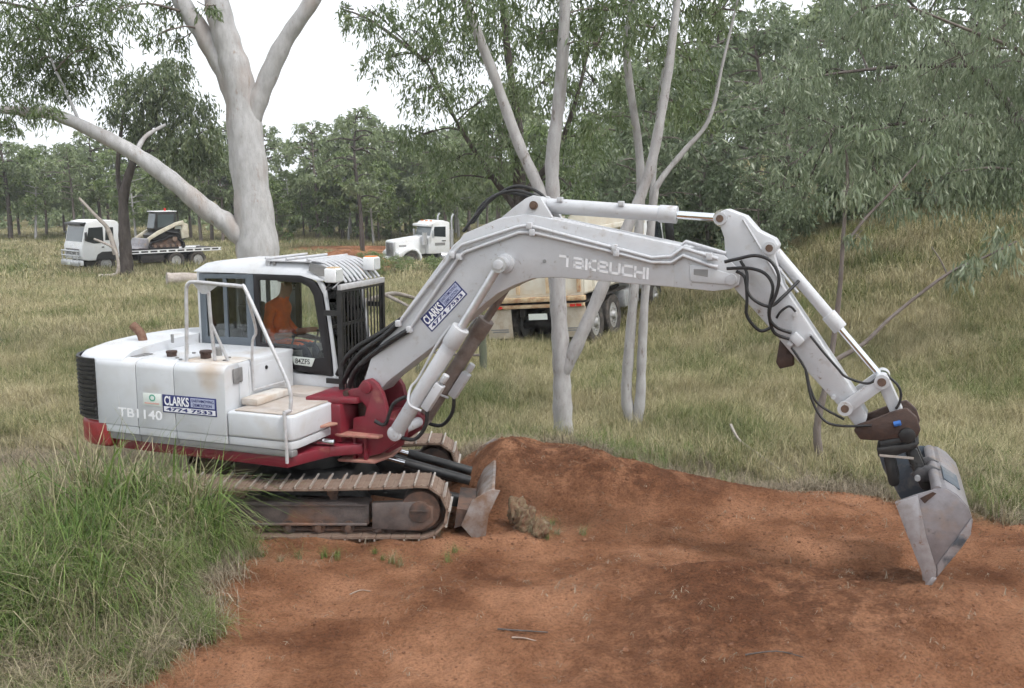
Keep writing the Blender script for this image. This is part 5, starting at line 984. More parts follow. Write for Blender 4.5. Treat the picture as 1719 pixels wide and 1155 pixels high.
def twigs_to(mb, limbs, blobs, r=0.03, parts=3):
    """thin branches from the nearest limb point out into every leaf clump"""
    for (x, y, z, rad) in blobs:
        c = Vector((x, y, z)); best = min(limbs, key=lambda p: (p - c).length + (1.2 if p.z > c.z + 0.3 else 0))
        d = c - best
        if d.length < 0.15: continue
        m = best + d * 0.5 + Vector((random.uniform(-.12, .12), random.uniform(-.12, .12), 0.10)) * d.length
        rr = min(r * (0.5 + d.length * 0.35), r * 1.8)
        branch(mb, [best, m, c], rr, rr * 0.3, 6, 4)
        for _ in range(parts):
            e = c + Vector((random.uniform(-1, 1), random.uniform(-1, 1), random.uniform(-.5, .8))) * rad * 0.8
            branch(mb, [m + d * 0.25, c * 0.5 + (m + d * 0.3) * 0.5, e], rr * 0.4, 0.006 + rr * 0.1, 5, 3)
def gum(name, label, limbs, blobs, bark, leaf, n_spray, k, ll, lw, base=0.5, twig=0.03, group=None, sag=0.5, cat='tree', nside=12):
    """limbs: list of (points, r0, r1) in metres; blobs: (x, y, z, radius) leaf clumps"""
    o0 = Vector(limbs[0][0][0]); root = empty(name, o0, 0, label, cat, group)
    mb = MB(); allp = []
    for i, (pts, r0, r1) in enumerate(limbs): allp += branch(mb, [Vector(p) - o0 for p in pts], r0, r1, nside if r0 > 0.06 else 8, 6)
    bl = [(x - o0.x, y - o0.y, z - o0.z, r) for x, y, z, r in blobs]
    tw = MB(); twigs_to(tw, allp, bl, twig)
    mb.build('trunk', bark, root, smooth=80)
    if tw.v: tw.build('branches', 'midbark' if bark in ('gumbark', 'gumbark2') else bark, root, smooth=80)
    lv = Leaves()
    for b in bl: lv.sprays(b[:3], b[3], max(4, int(n_spray * b[3] ** 2)), k, ll, lw, sag, base + random.uniform(-.12, .12))
    me = lv.mesh('crown', leaf); c = bpy.data.objects.new('crown', me); COL.objects.link(c); c.parent = root
    return root
def ov(pts): return pts
# ---- the big pale gum behind the cab
zb = H(-5.26, 21)
B1 = [(-9.11, 19.62, 6.88, 0.69), (-9.2, 21.33, 6.91, 0.88), (-9.65, 21.13, 6.07, 0.68), (-9.54, 19.91, 5.38, 0.47), (-8.34, 20.49, 7.24, 0.72), (-8.06, 20.38, 6.44, 0.48), (-8.95, 20.86, 5.81, 0.49), (-10.2, 21.19, 6.43, 0.69), (-7.29, 19.53, 7.02, 0.52), (-8.68, 19.37, 5.12, 0.34), (-6.93, 21.31, 7.26, 0.38), (-6.91, 20.34, 6.66, 0.31), (-6.72, 21.13, 6.65, 0.27), (-5.62, 19.31, 6.99, 0.23), (-9.96, 20.37, 5.02, 0.24), (-8.76, 21.03, 6.17, 0.56)]
B1 += [(-10.4, 20.5, 8.2, 1.0), (-8.8, 21, 8.6, 1.1), (-7.2, 20, 9.3, 1.0), (-6.4, 22, 10.2, 1.1), (-4.2, 20.5, 10.4, 1.0), (-3.0, 22, 9.8, 0.9), (-11.3, 21, 7.2, 0.9)]
gum('gum_tree', 'big smooth pale-barked gum with a long low limb, behind the excavator cab',
    [([(-5.24, 21, zb - 0.15), (-5.25, 21, 1.2), (-5.27, 21, 2.71), (-5.38, 21, 4.2), (-5.50, 21, 5.7), (-5.68, 21, 6.52), (-5.90, 21, 7.5), (-6.1, 21.2, 9.4)], 0.50, 0.19),
     ([(-5.32, 21, 5.1), (-5.0, 20.95, 5.75), (-4.55, 20.9, 6.6), (-3.91, 20.8, 7.44), (-3.2, 20.9, 8.6)], 0.22, 0.12),
     ([(-5.48, 21, 5.3), (-5.78, 21.05, 6.05), (-6.2, 21.1, 6.78), (-6.66, 21.2, 7.46), (-7.1, 21, 8.6)], 0.26, 0.14),
     ([(-5.15, 20.95, 2.35), (-5.75, 20.9, 2.95), (-6.2, 20.8, 3.28), (-6.85, 20.6, 3.90), (-7.53, 20.5, 4.42), (-8.25, 20.4, 4.83), (-8.95, 20.3, 5.15), (-9.6, 20.3, 5.22), (-10.2, 20.4, 5.27)], 0.24, 0.07),
     ([(-8.5, 20.4, 4.95), (-8.75, 20.5, 5.5), (-9.1, 20.6, 6.3), (-9.3, 20.8, 7.2)], 0.035, 0.015),
     ([(-7.5, 20.5, 4.40), (-7.35, 20.7, 4.75), (-7.0, 20.9, 5.0)], 0.06, 0.03)],
    B1, 'gumbark', 'leafA', 210, 9, 0.16, 0.032, 0.42, 0.03, nside=20)
# ---- forked gum in the middle
zb = H(0.75, 14.5)
BA = [(-0.47, 13.91, 6.13, 0.49), (0.17, 15.06, 6.57, 0.62), (0.85, 14.92, 6.14, 0.53), (1.21, 14.11, 5.63, 0.37), (1.44, 14.49, 6.15, 0.47), (-0.97, 14.42, 6.45, 0.47), (0.34, 14.74, 5.87, 0.3), (0.5, 14.6, 7.4, 0.8), (1.9, 14.8, 7.3, 0.8), (-0.9, 14.2, 7.4, 0.7)]
gum('gum_tree', 'pale slender gum with three forking stems growing behind the red earth mound',
    [([(0.76, 14.5, zb - 0.1), (0.735, 14.5, 0.7), (0.72, 14.5, 1.25), (0.67, 14.5, 2.02), (0.62, 14.5, 2.88), (0.58, 14.5, 3.63), (0.57, 14.5, 4.2), (0.67, 14.5, 5.11), (0.73, 14.5, 6.31), (0.7, 14.6, 7.3)], 0.145, 0.07),
     ([(0.76, 14.5, zb - 0.1), (0.755, 14.5, 0.15), (0.745, 14.5, 0.75)], 0.22, 0.09),
     ([(0.74, 14.48, 1.1), (0.98, 14.42, 1.62), (1.29, 14.4, 2.36), (1.6, 14.4, 3.13), (1.91, 14.4, 3.93), (2.08, 14.4, 4.8), (2.19, 14.4, 5.62), (2.3, 14.5, 6.6)], 0.105, 0.05),
     ([(0.63, 14.5, 2.75), (0.52, 14.5, 3.3), (0.38, 14.5, 3.75), (0.09, 14.5, 4.38), (-0.24, 14.5, 5.27), (-0.64, 14.5, 6.31), (-0.9, 14.4, 7.2)], 0.10, 0.055)],
    BA, 'gumbark2', 'leafA', 170, 9, 0.15, 0.03, 0.45, 0.022, nside=16)
# ---- twin stemmed gum beside it
zb = min(H(1.79, 15.6), H(2.0, 15.6))
BB = [(2.08, 15.21, 6.02, 0.63), (2.81, 16.36, 5.65, 0.53), (3.08, 16.22, 6.34, 0.48), (2.39, 15.41, 5.02, 0.41), (1.77, 15.79, 5.32, 0.33), (1.36, 15.72, 4.78, 0.37), (2.91, 16.04, 4.89, 0.38), (2.39, 16.26, 6.79, 0.67), (3.3, 15.8, 7.2, 0.7), (1.6, 15.6, 7.2, 0.7)]
gum('gum_tree', 'slim grey gum with twin stems rising close together behind the boom',
    [([(1.92, 15.6, zb - 0.1), (1.80, 15.6, 0.5), (1.82, 15.6, 1.13), (1.89, 15.6, 2.25), (1.96, 15.6, 3.53), (1.92, 15.6, 4.34), (1.71, 15.6, 5.73), (1.81, 15.6, 6.6)], 0.095, 0.05),
     ([(1.94, 15.55, zb - 0.1), (2.01, 15.55, 0.5), (2.02, 15.55, 1.13), (2.06, 15.55, 2.25), (2.16, 15.55, 3.56), (2.24, 15.55, 3.85), (2.6, 15.6, 4.3), (2.97, 15.6, 4.78), (3.16, 15.6, 5.65), (3.36, 15.6, 6.6)], 0.09, 0.014),
     ([(2.12, 15.55, 3.2), (2.16, 15.6, 4.2), (2.25, 15.7, 5.2), (2.45, 15.8, 6.4)], 0.05, 0.03)],
    BB, 'gumbark2', 'leafA', 170, 9, 0.15, 0.03, 0.42, 0.02, nside=14)
# ---- leaning sapling to the right of the arm
zb = H(4.29, 13.6)
BC = [(4.45, 13.42, 3.72, 0.20), (5.14, 13.77, 3.6, 0.24), (4.86, 13.73, 3.96, 0.22), (6.18, 13.48, 2.80, 0.22), (6.0, 13.6, 2.68, 0.16), (6.6, 13.57, 3.04, 0.26), (5.54, 13.68, 4.27, 0.26), (4.38, 13.74, 4.19, 0.24), (4.55, 13.4, 3.14, 0.13), (4.7, 13.6, 4.5, 0.3)]
gum('sapling', 'thin bare-stemmed sapling with a long side branch, right of the excavator arm',
    [([(4.30, 13.6, zb - 0.05), (4.21, 13.6, 0.35), (4.22, 13.6, 0.68), (4.30, 13.6, 1.1), (4.36, 13.6, 1.6), (4.42, 13.6, 2.45), (4.43, 13.6, 3.17), (4.45, 13.6, 3.85), (4.42, 13.65, 4.3)], 0.062, 0.014),
     ([(4.33, 13.6, 1.40), (4.60, 13.6, 1.55), (4.82, 13.6, 1.70), (5.16, 13.6, 2.05), (5.85, 13.6, 2.61), (6.3, 13.6, 2.82), (6.75, 13.6, 3.05)], 0.038, 0.012),
     ([(4.43, 13.6, 2.95), (4.69, 13.6, 3.33), (5.03, 13.65, 3.68), (5.5, 13.7, 4.2)], 0.026, 0.009),
     ([(5.85, 13.6, 2.61), (5.75, 13.6, 2.80), (5.62, 13.6, 2.98)], 0.013, 0.006)],
    BC, 'midbark', 'leafG', 330, 9, 0.17, 0.030, 0.55, 0.010, sag=0.75)
# ---- droopy gums filling the right
BF1 = [(6.14, 22.83, 6.25, 0.81), (7.71, 25.11, 7.33, 1.03), (8.66, 24.84, 6.6, 1.02), (6.55, 23.22, 5.25, 0.75), (7.87, 23.99, 5.44, 0.92), (9.04, 23.84, 5.69, 0.91), (8.79, 24.49, 4.5, 0.86), (10.09, 24.92, 4.65, 0.81), (7.1, 22.7, 4.32, 0.67), (6.13, 22.49, 4.19, 0.53), (10.92, 25.07, 6.07, 0.81), (9.47, 23.78, 7.14, 0.84), (11.02, 24.84, 7.29, 0.8), (8.34, 23.83, 3.75, 0.55), (8.0, 24.0, 8.4, 1.0), (10.2, 24.4, 8.6, 1.1)]
BF1 += [(6.9, 24.2, 3.6, 0.55), (7.4, 24.6, 6.4, 0.9), (10.6, 24.0, 5.4, 0.8)]
zb = H(12.9, 25)
gum('gum_tree', 'broad droopy grey-green gum whose foliage fills the upper right on the slope',
    [([(12.9, 25.0, zb - 0.1), (12.7, 25, 4.4), (12.0, 24.9, 5.6), (10.8, 24.7, 6.6), (9.6, 24.4, 7.6)], 0.16, 0.05), ([(12.2, 24.9, 5.3), (10.6, 24.6, 5.4), (9.0, 24.2, 5.2), (7.4, 23.6, 5.1)], 0.07, 0.02), ([(10.8, 24.7, 6.6), (9.0, 24.2, 6.5), (7.4, 23.6, 6.3), (6.4, 23.0, 6.1)], 0.06, 0.015)],
    BF1, 'darkbark', 'leafG', 115, 10, 0.17, 0.036, 0.50, 0.03, sag=0.7)
BF2 = [(8.37, 17.77, 6.49, 0.63), (8.78, 19.19, 5.86, 0.62), (9.2, 19.03, 4.99, 0.67), (7.89, 18.01, 4.83, 0.58), (8.91, 18.49, 4.01, 0.65), (7.91, 18.4, 3.91, 0.6), (7.63, 19.08, 5.85, 0.56), (6.37, 17.56, 6.55, 0.57), (8.9, 18.6, 3.9, 0.5), (6.04, 18.37, 6.78, 0.49), (9.8, 18.4, 6.2, 0.9), (10.3, 18.8, 4.6, 0.9), (9.4, 18.2, 7.6, 0.9)]
zb = H(10.6, 18.5)
gum('gum_tree', 'nearest gum at the right edge, long leaves hanging over the grassy slope',
    [([(10.6, 18.5, zb - 0.1), (10.5, 18.5, 2.6), (10.4, 18.4, 4.6), (10.2, 18.3, 7.0)], 0.17, 0.06), ([(10.45, 18.45, 4.4), (9.6, 18.2, 5.4), (8.81, 18, 6.03), (7.77, 17.95, 6.43), (6.83, 17.9, 6.77)], 0.06, 0.015),
     ([(10.45, 18.45, 3.4), (9.6, 18.5, 3.9), (8.7, 18.5, 4.1), (7.8, 18.4, 4.0)], 0.05, 0.012), ([(10.3, 18.35, 5.4), (9.5, 18.2, 6.2), (8.6, 17.9, 6.7)], 0.05, 0.012)],
    BF2, 'midbark', 'leafG', 190, 10, 0.17, 0.034, 0.55, 0.022, sag=0.85)
# ---- tall leafy tree behind the forked gum
BE = [(-2.73, 28.39, 7.94, 0.92), (-3.95, 31.53, 7.53, 0.74), (-4.58, 31.16, 8.69, 0.55), (-2.31, 28.92, 6.42, 0.94), (-1.7, 29.98, 7.84, 1.32), (-0.85, 29.78, 6.16, 1.14), (-2.82, 30.67, 5.2, 0.81), (-0.17, 31.27, 8.36, 1.38), (0.73, 28.21, 6.51, 1.24), (1.59, 27.92, 7.87, 1.07), (2.62, 31.48, 6.65, 1.2), (-0.33, 29.7, 4.82, 1.05), (-1.7, 31.15, 4.51, 1.01), (1.94, 27.81, 4.83, 0.98), (-2.24, 29.76, 3.8, 0.7), (0.73, 30.97, 4.33, 0.91), (-3.58, 28.81, 8.32, 0.68), (-5.15, 31.96, 9.07, 0.34), (0.01, 31.77, 3.44, 0.84), (1.63, 27.93, 3.64, 0.82), (0.5, 30, 10, 1.4), (3.2, 30, 8.6, 1.3), (-2.2, 30, 9.8, 1.2)]
zb = H(0.15, 30.5)
gum('gum_tree', 'tall leafy dark-stemmed tree whose crown spreads behind the forked pale gum',
    [([(0.15, 30.5, zb - 0.1), (0.2, 30.5, 2.0), (0.22, 30.3, 4.2), (0.18, 30.2, 5.4), (-0.1, 30.1, 7.4), (-0.3, 30.0, 9.0)], 0.24, 0.07), ([(0.2, 30.4, 3.0), (-0.7, 30.2, 4.2), (-1.6, 29.9, 5.6), (-2.4, 29.4, 7.2)], 0.11, 0.03), ([(0.22, 30.3, 3.4), (1.2, 29.6, 4.6), (1.8, 28.8, 6.2), (2.2, 29, 8.0)], 0.11, 0.03)],
    BE, 'darkbark', 'leafA', 80, 11, 0.20, 0.048, 0.48, 0.035, sag=0.55)
# ---- dark-trunked tree in front of the flatbed truck
B8 = [(-16.16, 47.9, 8.41, 1.55), (-15.51, 50.04, 7.35, 1.47), (-17.48, 49.79, 6.49, 1.32), (-15.6, 48.27, 5.59, 1.36), (-18.07, 48.99, 8.51, 1.01), (-14.55, 48.85, 5.06, 1.01), (-18.89, 49.45, 7.17, 0.76), (-16.76, 49.87, 4.37, 0.88), (-16.99, 47.78, 7.59, 1.12), (-14.39, 47.59, 6.11, 1.12), (-16.26, 50.01, 9.44, 0.94)]
zb = H(-18.9, 49.5)
gum('gum_tree', 'dark rough-trunked tree with a hanging crown, standing in front of the flatbed truck',
    [([(-18.9, 49.5, zb - 0.1), (-18.85, 49.5, 0.4), (-18.85, 49.5, 1.6), (-18.75, 49.5, 3.4), (-18.0, 49.3, 5.2), (-17.0, 49, 6.8), (-16.4, 49, 8.2)], 0.36, 0.09), ([(-18.8, 49.5, 2.6), (-19.0, 49.5, 4.4), (-18.6, 49.3, 6.6), (-18.2, 49.1, 8.2)], 0.14, 0.05), ([(-17.9, 49.3, 5.2), (-16.4, 49, 5.6), (-15.0, 48.6, 5.7)], 0.12, 0.05)],
    B8, 'darkbark', 'leafD', 75, 10, 0.26, 0.085, 0.55, 0.05, sag=0.7)
# ---- background trees: five kinds, then copies
def proto_tree(name, h, spread, nb, bark, leaf, r_trunk, lean=0.0, low=0.35, ll=0.34, lw=0.13, dens=46, base=0.5, seed=1, bushy=False):
    random.seed(seed)
    root = empty(name, (0, 0, 0)); mb = MB(); pts = []
    top = Vector((lean * h, 0, h * 0.86))
    main = [Vector((0, 0, -0.2)), Vector((random.uniform(-.2, .2), random.uniform(-.2, .2), h * 0.3)), Vector((lean * h * 0.5 + random.uniform(-.3, .3), random.uniform(-.3, .3), h * 0.6)), top]
    pts += branch(mb, main, r_trunk, r_trunk * 0.25, 8, 5); blobs = []
    for i in range(nb):
        t = low + (1 - low) * (i + 0.5) / nb; a = random.uniform(0, 6.283)
        w = spread * math.sin(math.pi * min(1, (t - low) / (1 - low) * 0.80 + 0.16)) ** 0.7 * random.uniform(0.35, 1.0)
        blobs.append((lean * h * t + math.cos(a) * w, math.sin(a) * w, h * (t * 0.92 + random.uniform(-.03, .06)), random.uniform(0.55, 1.05) * (0.75 if not bushy else 0.9) * spread * 0.42))
    twigs_to(mb, pts[2:], blobs, r_trunk * 0.35, 1)
    mb.build('trunk', bark, root, smooth=80)
    lv = Leaves()
    for b in blobs: lv.sprays(b[:3], b[3], max(5, int(dens * b[3] ** 2 / (ll * 3))), 9, ll, lw, 0.35, base + random.uniform(-.16, .16), shell=0.3)
    me = lv.mesh('crown', leaf); c = bpy.data.objects.new('crown', me); COL.objects.link(c); c.parent = root
    return root
def copy_tree(src, loc, rz, sc, label, group, used):
    if src.name in used:
        r = src.copy(); COL.objects.link(r)
        for ch in [q for q in src.children]: c = ch.copy(); COL.objects.link(c); c.parent = r
    else: r = src; used.add(src.name)
    r.location = loc; r.rotation_euler = (0, 0, rz); r.scale = sc if isinstance(sc, tuple) else (sc, sc, sc)
    tag(r, label, 'tree', group); return r
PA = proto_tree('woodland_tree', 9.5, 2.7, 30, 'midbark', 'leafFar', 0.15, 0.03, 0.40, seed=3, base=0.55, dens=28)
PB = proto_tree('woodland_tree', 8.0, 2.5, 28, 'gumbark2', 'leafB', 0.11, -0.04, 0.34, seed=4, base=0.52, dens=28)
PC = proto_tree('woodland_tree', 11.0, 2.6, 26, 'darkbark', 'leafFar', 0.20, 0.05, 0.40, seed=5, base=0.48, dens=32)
PD = proto_tree('woodland_tree', 6.0, 1.9, 22, 'midbark', 'leafB', 0.09, 0.02, 0.18, seed=6, base=0.55)
used = set(); random.seed(21)
def row(n, x0, x1, y0, y1, protos, smin, smax, label, group):
    for i in range(n):
        t = (i + 0.5 + random.uniform(-.35, .35)) / n; x = x0 + (x1 - x0) * t; y = random.uniform(y0, y1); x *= y / ((y0 + y1) / 2)
        p = random.choice(protos); s = random.uniform(smin, smax)
        copy_tree(p, (x, y, H(x, y)), random.uniform(0, 6.28), (s * random.uniform(.9, 1.15), s * random.uniform(.9, 1.15), s), label, group, used)
row(24, -45, -20, 76, 92, [PA, PB, PC, PA], 0.82, 1.10, 'slender woodland tree in the row behind the flatbed truck', 'trees behind the flatbed truck')
row(12, -22, -13, 78, 95, [PA, PB, PD], 0.75, 1.0, 'woodland tree in the row beyond the big pale gum', 'trees beyond the big pale gum')
row(22, -17, -2, 80, 96, [PA, PB, PA, PD], 0.85, 1.18, 'woodland tree in the row behind the white prime mover', 'trees behind the prime mover')
row(14, -2, 20, 60, 78, [PA, PB, PC], 0.95, 1.25, 'background tree showing between the forked gum stems', 'trees behind the forked gum')
copy_tree(PC, (-10.6, 72, H(-10.6, 72)), 2.2, (0.95, 0.95, 1.0), 'dark crooked-trunked tree standing alone before the far trees, left of the prime mover', None, used)
# ---- grey-green bushy trees along the top of the slope
PG = proto_tree('bushy_tree', 5.4, 2.2, 34, 'midbark', 'leafG', 0.10, 0.02, 0.06, ll=0.22, lw=0.075, dens=30, seed=8, base=0.42, bushy=True)
PH = proto_tree('bushy_tree', 4.4, 2.0, 30, 'midbark', 'leafG', 0.08, -0.03, 0.04, ll=0.22, lw=0.075, dens=30, seed=9, base=0.5, bushy=True)
sp = [(4.4, 33.5, 1.05, PG), (6.3, 33.0, 0.92, PH), (8.3, 31.5, 1.0, PG), (10.4, 31.0, 0.9, PH), (12.3, 29.5, 0.95, PG), (14.5, 29.0, 0.95, PH), (5.4, 37.5, 1.35, PG), (8.8, 37.5, 1.5, PG), (12.4, 36, 1.4, PG), (16, 34.0, 1.4, PG), (2.9, 37.0, 1.1, PH), (7.2, 29.6, 0.62, PH), (18.5, 30, 1.2, PG), (13.2, 27.6, 0.5, PH)]
for i, (x, y, s, p) in enumerate(sp):
    copy_tree(p, (x, y, H(x, y) - 0.1), 1.3 * i, s, 'grey-green bushy tree in the thicket along the top of the grassy slope', 'bushy trees on the slope', used)
sp = [(5.4, 47), (9.5, 46), (14, 45), (18.5, 43), (23, 40), (21, 33)]
for i, (x, y) in enumerate(sp): copy_tree([PA, PC][i % 2], (x, y, H(x, y) - 0.2), i * 2.1, 0.95, 'tall gum rising behind the thicket on the slope', 'tall gums behind the thicket', used)
# ---- scrub patches hiding the wheels of the prime mover
PS = proto_tree('shrub', 1.5, 1.5, 20, 'midbark', 'leafB', 0.03, 0, 0.02, ll=0.16, lw=0.05, dens=40, seed=14, base=0.5, bushy=True)
for i, (x, y, s) in enumerate([(-5.7, 50, 0.62), (-3.7, 49.5, 0.62), (-7.3, 52, 0.5)]):
    o = copy_tree(PS, (x, y, H(x, y) - 0.05), i * 1.7, (s * 1.3, s * 1.3, s), 'low green shrub in the grass in front of the prime mover', 'shrubs before the prime mover', used); o['category'] = 'shrub'
# ---- far wood, one mass
lv = Leaves()
for i in range(300):
    a = rng.uniform(-0.66, 0.66); y = rng.uniform(104, 150); x = math.tan(a) * y * 1.0
    hh = rng.uniform(3.5, 6.8) * (1.0 if x < 0 else 1.35); z0 = H(x, y)
    for q in range(5): lv.sprays((x + rng.normal(0, 1.2), y + rng.normal(0, 1), z0 + hh * (0.15 + 0.17 * q)), rng.uniform(1.2, 2.0), 12, 7, 0.6, 0.28, 0.3, 0.5 + rng.normal(0, .15), shell=0.2)
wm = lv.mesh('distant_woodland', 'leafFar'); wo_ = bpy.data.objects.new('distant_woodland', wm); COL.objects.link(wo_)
tag(wo_, 'hazy green woodland closing the view behind the field', 'woodland', kind='stuff')
# ================================================================== grass and small things on the ground
rng = np.random.default_rng(77); random.seed(77)
HID = bpy.data.collections.new('grass_parts')
def grass_mat(name, dry, green, patch=0.35, gbias=0.5, green2=None):
    m, n, out = new_mat(name); L = n.links.new
    g = nd(n, 'ShaderNodeNewGeometry'); oi = nd(n, 'ShaderNodeObjectInfo'); a = nd(n, 'ShaderNodeAttribute', attribute_name='tint')
    nz = nd(n, 'ShaderNodeTexNoise'); nz.inputs['Scale'].default_value = patch; nz.inputs['Detail'].default_value = 4; L(g.outputs['Position'], nz.inputs['Vector'])
    s1 = nd(n, 'ShaderNodeMath', operation='MULTIPLY_ADD'); s1.inputs[1].default_value = 0.34; L(oi.outputs['Random'], s1.inputs[0]); L(nz.outputs[0], s1.inputs[2])
    s2 = nd(n, 'ShaderNodeMath', operation='MULTIPLY_ADD'); s2.inputs[1].default_value = 0.30; L(a.outputs['Fac'], s2.inputs[0]); L(s1.outputs[0], s2.inputs[2])
    r = ramp(n, [(gbias + 0.15, green[0]), (gbias + 0.32, green[1]), (gbias + 0.45, dry[0]), (gbias + 0.60, dry[1])]); L(s2.outputs[0], r.inputs[0])
    v = ramp(n, [(0.0, (0.62, 0.62, 0.62)), (1.0, (1.25, 1.25, 1.25))]); L(a.outputs['Fac'], v.inputs[0])
    mm = nd(n, 'ShaderNodeMixRGB', blend_type='MULTIPLY'); mm.inputs[0].default_value = 1; L(r.outputs[0], mm.inputs[1]); L(v.outputs[0], mm.inputs[2])
    b = nd(n, 'ShaderNodeBsdfPrincipled'); b.inputs['Roughness'].default_value = 0.6; b.inputs['Specular IOR Level'].default_value = 0.25; L(mm.outputs[0], b.inputs['Base Color'])
    t = nd(n, 'ShaderNodeBsdfTranslucent'); L(mm.outputs[0], t.inputs[0]); mi = nd(n, 'ShaderNodeMixShader'); mi.inputs[0].default_value = 0.28
    L(b.outputs[0], mi.inputs[1]); L(t.outputs[0], mi.inputs[2]); L(mi.outputs[0], out.inputs[0]); return m
M['gfield'] = grass_mat('field_grass', ((0.335, 0.305, 0.162), (0.49, 0.43, 0.265)), ((0.140, 0.185, 0.060), (0.240, 0.262, 0.106)), 0.5, 0.345)
M['gtall'] = grass_mat('tall_green_grass', ((0.22, 0.20, 0.11), (0.40, 0.35, 0.23)), ((0.105, 0.180, 0.042), (0.200, 0.280, 0.080)), 0.9, 0.45)
M['gdead'] = grass_mat('dead_grass', ((0.25, 0.205, 0.145), (0.37, 0.31, 0.23)), ((0.14, 0.118, 0.076), (0.20, 0.17, 0.11)), 0.8, 0.30)
def clump(name, nb, rad, hgt, wid, mat, lean=0.5, curl=0.5, flat=0.0):
    b = np.zeros((nb, 3)); a = rng.uniform(0, 2 * np.pi, nb); rr = rad * np.sqrt(rng.random(nb)); b[:, 0] = rr * np.cos(a); b[:, 1] = rr * np.sin(a); b[:, 2] = -0.02
    hh = hgt * rng.uniform(0.4, 1.0, nb); d = rng.uniform(0, 2 * np.pi, nb); le = np.abs(rng.normal(0, lean, nb)) + flat; cu = rng.uniform(0.1, 1, nb) * curl
    ds = np.stack([np.cos(d), np.sin(d), 0 * d], 1); w = wid * rng.uniform(0.6, 1.3, nb); sd = np.stack([-np.sin(d + rng.normal(0, .6, nb)), np.cos(d), 0 * d], 1)
    rows = []
    for t in (0.0, 0.38, 0.72, 1.0):
        ang = le * t + cu * t * t * 1.6
        c = b + ds * (hh * t * np.sin(np.minimum(ang, 1.9)))[:, None]; c[:, 2] += hh * t * np.cos(np.minimum(ang, 1.75)) + 0.03 * flat
        ww = w * (1 - t ** 1.5 * 0.92); rows.append((c + sd * ww[:, None] * .5, c - sd * ww[:, None] * .5))
    V = np.stack([q for r_ in rows for q in r_], 1).reshape(-1, 3)
    base = (np.arange(nb) * 8)[:, None]; F = np.concatenate([base + np.array([[2 * k, 2 * k + 1, 2 * k + 3, 2 * k + 2]]) for k in range(3)], 0)
    me = np_mesh(name, V, F, {'tint': np.repeat(rng.random(nb), 8)}); me.materials.append(M[mat])
    o = bpy.data.objects.new(name, me); return o
def scatter(name, label, cat, P, rot, scl, variants):
    """one object of points carrying clumps through geometry nodes"""
    c = bpy.data.collections.new(name + '_clumps')
    for v in variants: c.objects.link(v)
    me = bpy.data.meshes.new(name); me.vertices.add(len(P)); me.vertices.foreach_set('co', np.ascontiguousarray(P, np.float32).ravel())
    for an, av, ty in (('rot', rot, 'FLOAT_VECTOR'), ('scl', scl, 'FLOAT_VECTOR')):
        at = me.attributes.new(an, ty, 'POINT'); at.data.foreach_set('vector', np.ascontiguousarray(av, np.float32).ravel())
    at = me.attributes.new('pick', 'INT', 'POINT'); at.data.foreach_set('value', rng.integers(0, len(variants), len(P)).astype(np.int32))
    o = bpy.data.objects.new(name, me); COL.objects.link(o)
    g = bpy.data.node_groups.new(name, 'GeometryNodeTree'); g.interface.new_socket('Geometry', in_out='INPUT', socket_type='NodeSocketGeometry'); g.interface.new_socket('Geometry', in_out='OUTPUT', socket_type='NodeSocketGeometry')
    N = g.nodes.new; L = g.links.new
    gi, go = N('NodeGroupInput'), N('NodeGroupOutput'); ip = N('GeometryNodeInstanceOnPoints'); ci = N('GeometryNodeCollectionInfo')
    ci.inputs['Collection'].default_value = c; ci.inputs['Separate Children'].default_value = True; ci.inputs['Reset Children'].default_value = True
    def na(nm, ty): q = N('GeometryNodeInputNamedAttribute'); q.data_type = ty; q.inputs[0].default_value = nm; return q.outputs[0]
    e2r = N('FunctionNodeEulerToRotation'); L(na('rot', 'FLOAT_VECTOR'), e2r.inputs[0])
    L(gi.outputs[0], ip.inputs['Points']); L(ci.outputs[0], ip.inputs['Instance']); ip.inputs['Pick Instance'].default_value = True
    L(na('pick', 'INT'), ip.inputs['Instance Index']); L(e2r.outputs[0], ip.inputs['Rotation']); L(na('scl', 'FLOAT_VECTOR'), ip.inputs['Scale']); L(ip.outputs[0], go.inputs[0])
    md = o.modifiers.new('scatter', 'NODES'); md.node_group = g
    tag(o, label, cat, kind='stuff'); return o
def pts(n, y0, y1, pw=1.0, edge=1.5, x0=None, x1=None):
    """random ground points in the wedge the field covers"""
    y = y0 + (y1 - y0) * rng.random(n) ** pw; hw = 0.54 * y + edge; x = rng.uniform(-1, 1, n) * hw if x0 is None else rng.uniform(x0, x1, n)
    return x, y
def place(x, y, keep, smin, smax, zs=(0.75, 1.25)):
    x, y = x[keep], y[keep]; n = len(x); P = np.stack([x, y, height(x, y)], 1)
    rot = np.zeros((n, 3)); rot[:, 2] = rng.uniform(0, 6.283, n); rot[:, :2] = rng.normal(0, 0.08, (n, 2))
    s = rng.uniform(smin, smax, n); scl = np.stack([s, s, s * rng.uniform(*zs, n)], 1); return P, rot, scl
def clear_of(x, y):
    k = np.ones(x.shape, bool)
    k &= ~((x > -4.55) & (x < 0.0) & (y > 10.22) & (y < 13.1))
    return k
near_v = [clump('near_clump', 46, 0.16, 0.42, 0.0075, 'gfield', 0.38, 0.55) for _ in range(5)]
mid_v = [clump('mid_clump', 60, 0.42, 0.46, 0.017, 'gfield', 0.40, 0.5) for _ in range(4)]
far_v = [clump('far_clump', 70, 0.95, 0.55, 0.042, 'gfield', 0.42, 0.5) for _ in range(4)]
x, y = pts(34000, 11.0, 24.0, 0.9, 2.5); sdv = soil_dist(x, y); nz_ = wob(x * 0.9, y * 0.9, 1, 9)
rk = rng.random(len(x)); thin = np.where((x < -4.2 + 0.8 * wob(x, y, 1, 6)) & (y < 15.0 + 1.2 * wob(x + 5, y, 1, 6)), 0.14, 1.0)
